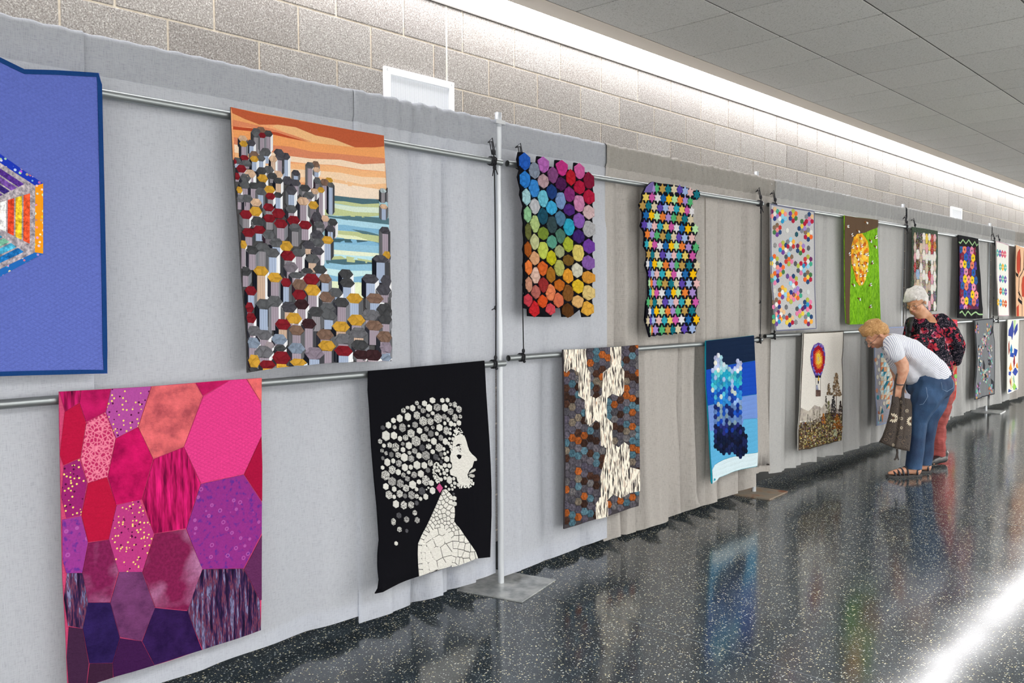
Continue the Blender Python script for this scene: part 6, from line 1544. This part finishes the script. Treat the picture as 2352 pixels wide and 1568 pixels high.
surf_ln(je, seg([pa(2135, 872), pa(2136, 888), pa(2151, 894), pa(2169, 886), pa(2171, 866)]), .0013, 'back_pocket_stitching', SEAM)
surf_ln(je, seg([pa(2105, 884), pa(2106, 904), pa(2098, 922), pa(2092, 924)]), .0013, 'front_pocket_stitching', SEAM)
surf_ln(je, seg([pa(2082, 1071), pa(2100, 1074), pa(2117, 1074)]), .0013, 'hem_stitching', SEAM)
# sandals
SAND, _, _ = newmat('sandal_leather', .45, '#2a2c36'); SOLE, _, _ = newmat('sandal_sole', .6, '#3c3a3a')
def sandal(h, t, name):
    f_ = (t-h); L = f_.length; f_.normalize(); s_ = Vector((-f_.y, f_.x, 0)); s = None
    out = []
    for u, w in ((-.12, .0), (-.10, .028), (.1, .036), (.4, .032), (.7, .046), (.95, .042), (1.08, .022), (1.11, 0)):
        out.append((u, w))
    ring = [h+f_*u*L+s_*w for u, w in out]+[h+f_*u*L-s_*w for u, w in reversed(out[1:-1])]
    n = len(ring); vs = [Vector((p.x, p.y, .001)) for p in ring]+[Vector((p.x, p.y, .020+.004*0)) for p in ring]
    fs = [tuple(reversed(range(n))), tuple(range(n, 2*n))]+[(i, (i+1) % n, n+(i+1) % n, n+i) for i in range(n)]
    so = mesh(name, vs, fs, SOLE, A_.root)
    for u, hh, w in ((.88, .046, .047), (.74, .058, .050), (.60, .070, .049), (.44, .082, .048), (.10, .088, .044)):
        m = MB(); m.tube([h+f_*(u*L)+s_*(w*cos(a))+Vector((0, 0, -h.z+.019+(hh-.016)*sin(a))) for a in [i*pi/8 for i in range(9)]], .0085, 6); m.build('strap', SAND, so, True)
    m = MB(); m.tube([h+f_*(u*L)+s_*w+Vector((0, 0, z-h.z)) for u, w, z in ((.1, .036, .06), (-.06, .034, .07), (-.12, 0, .075), (-.06, -.034, .07), (.1, -.036, .06))], .006, 6); m.build('strap', SAND, so, True)
    return so
sandal(nh, nt_, 'sandal'); sandal(fh_, ft_, 'sandal')
m = MB(); w_ = pa(2066, 882, -.175); m.tube([w_+Vector((.031*cos(a*pi/6), .031*sin(a*pi/6), .004*sin(a*pi/6))) for a in range(13)], .005, 6); m.build('wrist_band', SAND, A_.root, True)
# ---------------------------------------------------------------- tote bag
T_ = Fig('brown tote bag with cream daisies, hanging from the arm of the bending woman', (2080, 1092), 'tote_bag')
T_.D = A_.D-.14; pt = T_.p
BAG, nt, b = newmat('brown_print_canvas', .8); co = objco(nt, (1, .25, 1), geo=False)
v = voro(nt, co, 16); rings = math_(nt, 'SINE', math_(nt, 'MULTIPLY', v, 46))
c_ = ramp(nt, rings, [(.2, '#2f2824'), (.55, '#3a312b'), (.9, '#57493e')]); nt.links.new(c_, b.inputs['Base Color']); bump(nt, b, noise(nt, co, 20), .4, .01)
Lf = [(2049, 908), (2047, 925), (2042, 950), (2034, 980), (2026, 1002), (2019, 1014)]; Rt = [(2091, 916), (2095, 930), (2095, 960), (2094, 990), (2092, 1015), (2089, 1036)]
nu, nv = 26, 15
def bagpt(u, v, side):
    k = v*5; i = min(4, int(k)); t = k-i
    l = (Lf[i][0]+(Lf[i+1][0]-Lf[i][0])*t, Lf[i][1]+(Lf[i+1][1]-Lf[i][1])*t); r = (Rt[i][0]+(Rt[i+1][0]-Rt[i][0])*t, Rt[i][1]+(Rt[i+1][1]-Rt[i][1])*t)
    sag = 8*sin(pi*u)*v
    q = (l[0]+(r[0]-l[0])*u, l[1]+(r[1]-l[1])*u+sag*.4)
    th = (.02+.05*v**.7)*(max(0, sin(pi*u))**.5)
    pl = .012*math.exp(-((u-.42-.04*v)/.05)**2)*1.8+.008*math.exp(-((u-.68)/.04)**2)
    return pt(q[0], q[1], (-th+pl) if side < 0 else th)
vs = []; fs = []
for side in (-1, 1):
    for j in range(nv+1):
        for i in range(nu+1): vs.append(bagpt(i/nu, j/nv, side))
N1_ = (nu+1)*(nv+1)
for j in range(nv):
    for i in range(nu):
        a = j*(nu+1)+i; fs.append((a, a+nu+1, a+nu+2, a+1)); fs.append((N1_+a, N1_+a+1, N1_+a+nu+2, N1_+a+nu+1))
for j in range(nv):
    for i in (0, nu):
        a = j*(nu+1)+i; f = (a, a+N1_, a+N1_+nu+1, a+nu+1); fs.append(f if i == 0 else tuple(reversed(f)))
for i in range(nu):
    a = nv*(nu+1)+i; fs.append((a, a+N1_, a+N1_+1, a+1))
bag = mesh('bag_body', vs, fs, BAG, T_.root, smooth=True)
STRAP, _, _ = newmat('dark_strap', .7, '#2a211d')
def flat_strap(pts, w, name, mat, parent, n=Vector((0, 1, 0)), th=.004):
    vs = []; fs = []
    for i, p in enumerate(pts):
        t = (Vector(pts[min(i+1, len(pts)-1)])-Vector(pts[max(0, i-1)])).normalized(); s_ = t.cross(n).normalized()*w/2
        for a, b_ in ((-1, -1), (1, -1), (1, 1), (-1, 1)): vs.append(Vector(p)+s_*a+n*th/2*b_)
    for i in range(len(pts)-1):
        for k in range(4): fs.append((4*i+k, 4*i+(k+1) % 4, 4*i+4+(k+1) % 4, 4*i+4+k))
    fs += [(3, 2, 1, 0), tuple(4*(len(pts)-1)+k for k in range(4))]
    return mesh(name, vs, fs, mat, parent, smooth=False)
flat_strap([pt(2053, 925, -.03), pt(2053, 905, -.03), pt(2056, 880, -.04), pt(2058, 868, -.06), pt(2060, 860, -.06), pt(2064, 856, -.01), pt(2070, 858, .04)], .016, 'handle', STRAP, T_.root)
flat_strap([pt(2076, 930, -.035), pt(2074, 905, -.035), pt(2077, 880, -.05), pt(2080, 868, -.02), pt(2077, 860, .02), pt(2072, 857, .045)], .020, 'handle', STRAP, T_.root)
flat_strap([pt(2060, 925, .03), pt(2060, 903, .03), pt(2063, 885, .04), pt(2070, 876, .04), pt(2072, 905, .03), pt(2072, 925, .03)], .022, 'handle', STRAP, T_.root)
flat_strap([pt(2060, 1031, -.02), pt(2061, 1040, -.02), pt(2058, 1052, -.02), pt(2054, 1056, -.02)], .016, 'strap_tail', STRAP, T_.root)
flat_strap([pt(2061, 1040, -.02), pt(2062, 1050, -.02), pt(2064, 1056, -.02)], .010, 'strap_tail', STRAP, T_.root)
DAI, _, _ = newmat('cream_petals', .8, '#d6cbb4'); DC, _, _ = newmat('daisy_centre', .8, '#4a3020')
from mathutils.bvhtree import BVHTree
bbt = BVHTree.FromPolygons([v.co.copy() for v in bag.data.vertices], [tuple(p.vertices) for p in bag.data.polygons])
for (x, y, r_, n_) in ((2047, 958, .042, 14), (2088, 966, .042, 14), (2079, 942, .017, 8), (2065, 959, .015, 8), (2064, 980, .015, 8), (2069, 922, .015, 8), (2042, 934, .014, 8), (2045, 1019, .015, 8)):
    c0 = pt(x, y, 0); m = MB(); ok = True
    def on(px_, pz_):
        h = bbt.ray_cast(Vector((px_, -2, pz_)), Vector((0, 1, 0))); return (h[0]+Vector((0, -.002, 0))) if h[0] else None
    for i in range(n_):
        a = 2*pi*i/n_; pts_ = [on(c0.x+r_*k*cos(a+s_), c0.z+r_*k*sin(a+s_)) for k, s_ in ((.3, -.12), (.75, -.17), (1, 0), (.75, .17), (.3, .12))]
        if all(pts_): m.add(pts_, [(0, 1, 2, 3, 4)])
    if m.f: m.build('daisy_print', DAI, bag)
    h = on(c0.x, c0.z)
    if h: m = MB(); m.ball(h, (r_*.24, .002, r_*.24), n=8, m=4); m.build('daisy_centre', DC, bag)
# ---------------------------------------------------------------- woman with white hair
B_ = Fig('white haired woman with glasses in a dark floral top and red trousers', (2152, 1065))
pb = B_.p
fb = (-.72, -.55, -.42); ub = (-.28, -.22, .93)
BBm = headbasis(fb, ub, 1); cb = pb(2104, 691, -.02); kb = 1.04
bl = Blob(); head(bl, cb, BBm, kb)
bl.chain([(pb(2108, 708), .060), (pb(2118, 722, .02), .066), (pb(2126, 735, .03), .08)])
bl.ell(pb(2100, 715), (.04, .04, .035))
bl.chain([(pb(2130, 745, .03), .10), (pb(2138, 780, .03), .12), (pb(2150, 830, .03), .125), (pb(2156, 880, .03), .13)], 1.2)
# far-left (image) arm resting forward, near arm bent behind the hip
bl.chain([(pb(2166, 738, -.03), .062), (pb(2188, 765, -.05), .060), (pb(2200, 795, -.03), .052), (pb(2196, 820, .0), .042), (pb(2187, 846, .04), .028)])
hand(bl, pb(2188, 843, .04), (-.35, .3, -.85), (.2, .9, 0), .95, .8)
bl.chain([(pb(2095, 742, .10), .056), (pb(2088, 775, .12), .052), (pb(2090, 810, .10), .042), (pb(2100, 835, .02), .028)])
hand(bl, pb(2100, 834, .02), (.6, -.2, -.5), (0, 1, 0), .95, .8)
bl.chain([(pb(2158, 890, -.02), .11), (pb(2153, 950, -.02), .085), (pb(2152, 1000, -.01), .058), (pb(2153, 1050, .0), .038)])
bl.chain([(pb(2138, 890, .16), .11), (pb(2132, 950, .18), .085), (pb(2130, 1000, .18), .058), (pb(2130, 1045, .18), .038)])
def onz(v, z): v = Vector(v); v.z = z; return v
bh, bt_ = onz(pb(2166, 1060, .02), .01), onz(pb(2134, 1066, -.12), .01)
ch_, ct_ = onz(pb(2140, 1055, .22), .01), onz(pb(2112, 1058, .10), .01)
foot(bl, bh, bt_, onz(pb(2160, 1045), .10)); foot(bl, ch_, ct_, onz(pb(2136, 1045, .2), .10))
bl.build('body', SKB, B_.root, .0065, 5)
face_parts(B_.root, cb, BBm, kb, newmat('thin_glasses_frame', .3, '#5a4a46', .5)[0])
HB = hairm('white_hair', '#f0eeeb', '#dcd8d4', '#b5b0ac')
hair(B_.root, cb, BBm, HB, [(-.022, 0, .050, .098, .088, .088), (-.066, 0, .008, .056, .080, .078), (.030, 0, .088, .062, .074, .040), (.070, -.01, .070, .032, .060, .030), (-.078, 0, -.045, .030, .056, .045)]+
     [(-.035, s_*.074, .015, .046, .022, .052) for s_ in (-1, 1)]+[(.082, .018*i, .058+.005*i, .022, .020, .024) for i in (-3, -2, -1, 0, 1, 2)]+[(-.060, s_*.045, -.050, .030, .030, .045) for s_ in (-1, 1)]+[(-.022, s_*.080, -.005, .020, .012, .045) for s_ in (-1, 1)]+[(-.05+.03*i, rg.uniform(-.05, .05), .118-.008*abs(i-1), .030, .022, .020) for i in range(5)], amp=.005, seed=4)
FLO, nt, b = newmat('dark_floral_jersey', .85, spec=.1); co = objco(nt, geo=False)
co2 = nt.nodes.new('ShaderNodeVectorMath'); co2.operation = 'ADD'; nz = nt.nodes.new('ShaderNodeTexNoise'); nz.inputs['Scale'].default_value = 18; nt.links.new(co, nz.inputs[0])
sc_ = nt.nodes.new('ShaderNodeVectorMath'); sc_.operation = 'SCALE'; sc_.inputs['Scale'].default_value = .05; nt.links.new(nz.outputs['Color'], sc_.inputs[0]); nt.links.new(co, co2.inputs[0]); nt.links.new(sc_.outputs[0], co2.inputs[1])
v = voro(nt, co2.outputs[0], 13); v2 = voro(nt, co2.outputs[0], 34); vc = voro(nt, co2.outputs[0], 34, out='Color'); sp = N(nt, 'ShaderNodeSeparateColor'); nt.links.new(vc, sp.inputs[0])
petal = math_(nt, 'MULTIPLY', math_(nt, 'LESS_THAN', v, .52), math_(nt, 'LESS_THAN', v2, .56))
c_ = mixc(nt, petal, C('#11131c'), ramp(nt, sp.outputs[0], [(0, '#8f2433'), (.35, '#b53c45'), (.6, '#8c2f4c'), (.88, '#c08090')], 'CONSTANT'))
sm = math_(nt, 'LESS_THAN', v, .12); c_ = mixc(nt, sm, c_, C('#6a1a2c'))
n3 = noise(nt, co2.outputs[0], 24, 1, .4, 2.0); leafm = math_(nt, 'MULTIPLY', math_(nt, 'GREATER_THAN', v, .5), math_(nt, 'COMPARE', n3, .5, .010))
c_ = mixc(nt, leafm, c_, C('#a995a5')); nt.links.new(c_, b.inputs['Base Color']); bump(nt, b, noise(nt, co, 9, 3), .6, .02)
bl = Blob()
bl.chain([(pb(2122, 748, .03), .10), (pb(2132, 765, .02), .135), (pb(2138, 795, .02), .150), (pb(2146, 830, .02), .150), (pb(2150, 868, .02), .150)], 1.15)
bl.chain([(pb(2100, 742, .06), .062), (pb(2130, 740, .03), .075), (pb(2160, 738, -.02), .072)])
bl.ell(pb(2112, 785, -.06), (.10, .10, .085)); bl.ell(pb(2120, 830, -.06), (.12, .11, .12))
bl.chain([(pb(2162, 738, -.03), .076), (pb(2186, 765, -.05), .078), (pb(2199, 793, -.03), .070), (pb(2198, 812, -.01), .060), (pb(2196, 826, .01), .056)])
bl.chain([(pb(2095, 742, .10), .066), (pb(2088, 775, .12), .064), (pb(2090, 805, .10), .055)])
tb = bl.build('top', FLO, B_.root, .010, 5, wrinkle(.010, 8))
# scoop neckline: cut with a tilted plane near the neck only
nk = pb(2112, 738, -.05)
def near_neck(c): return (c-pb(2116, 728, .0)).length < .20
trim(tb, [(pb(2104, 735, -.05), Vector((-.38, -.30, .88)), near_neck)])
RED, nt, b = newmat('brick_red_trousers', .85); co = objco(nt, geo=False)
nt.links.new(ramp(nt, noise(nt, co, 14, 4, .6), [(.3, '#7a3432'), (.6, '#984743'), (.75, '#a85a52')]), b.inputs['Base Color']); bump(nt, b, noise(nt, objco(nt, (.5, .5, 1.6), geo=False), 14, 3), .8, .02)
bl = Blob()
bl.ell(pb(2150, 880, .03), (.16, .18, .14))
bl.chain([(pb(2158, 890, -.02), .14), (pb(2156, 930, -.02), .115), (pb(2152, 970, -.01), .088), (pb(2152, 1010, -.01), .078), (pb(2152, 1040, 0), .080)])
bl.chain([(pb(2138, 890, .16), .13), (pb(2132, 930, .18), .11), (pb(2128, 970, .18), .085), (pb(2126, 1010, .18), .075), (pb(2126, 1034, .2), .076)])
tr = bl.build('trousers', RED, B_.root, .010, 4, wrinkle(.012, 14, (.6, .6, 1.4)))
trim(tr, [(Vector((0, 0, pb(2152, 1046, 0).z)), Vector((0, 0, -1)), None)])
SHO, _, _ = newmat('black_leather', .3, '#1c1b1e')
for h, t in ((bh, bt_), (ch_, ct_)):
    bl = Blob(); h = Vector(h); t = Vector(t)
    bl.chain([(h+Vector((0, 0, .040)), .042), (h.lerp(t, .45)+Vector((0, 0, .040)), .042), (h.lerp(t, .8)+Vector((0, 0, .030)), .036), (t+Vector((0, 0, .024)), .026)], 1.15); bl.chain([(h+Vector((0, 0, .05)), .042), (h+Vector((.005, 0, .085)), .043)])
    o = bl.build('shoe', SHO, B_.root, .007, 4)
    for v in o.data.vertices: v.co.z = max(.001, v.co.z)
    if h == Vector(bh):
        m = MB(); q = h.lerp(t, .22)+Vector((0, -.048, .075)); m.tube([q+Vector((.010*cos(a*pi/4), 0, .010*sin(a*pi/4))) for a in range(9)], .002, 5); m.build('buckle', MET, o, True)
# black shoulder bag strap and bag on the far side
k_ = Fig('black shoulder bag carried on the far shoulder of the white haired woman', (2152, 1065), 'shoulder_bag'); pk = k_.p
bl = Blob(); bl.chain([(pk(2088, 758, -.02), .022), (pk(2090, 745, -.03), .022), (pk(2094, 732, -.01), .020)], 1.6); bl.ell(pk(2086, 775, .02), (.03, .05, .06))
bl.build('bag_body', newmat('black_nylon', .6, '#101014')[0], k_.root, .008, 4)
m = MB(); m.tube([pk(2085, 752, -.03), pk(2080, 744, -.03), pk(2081, 760, -.02), pk(2083, 775, -.02)], .006, 6); m.build('strap', SAND, k_.root, True)
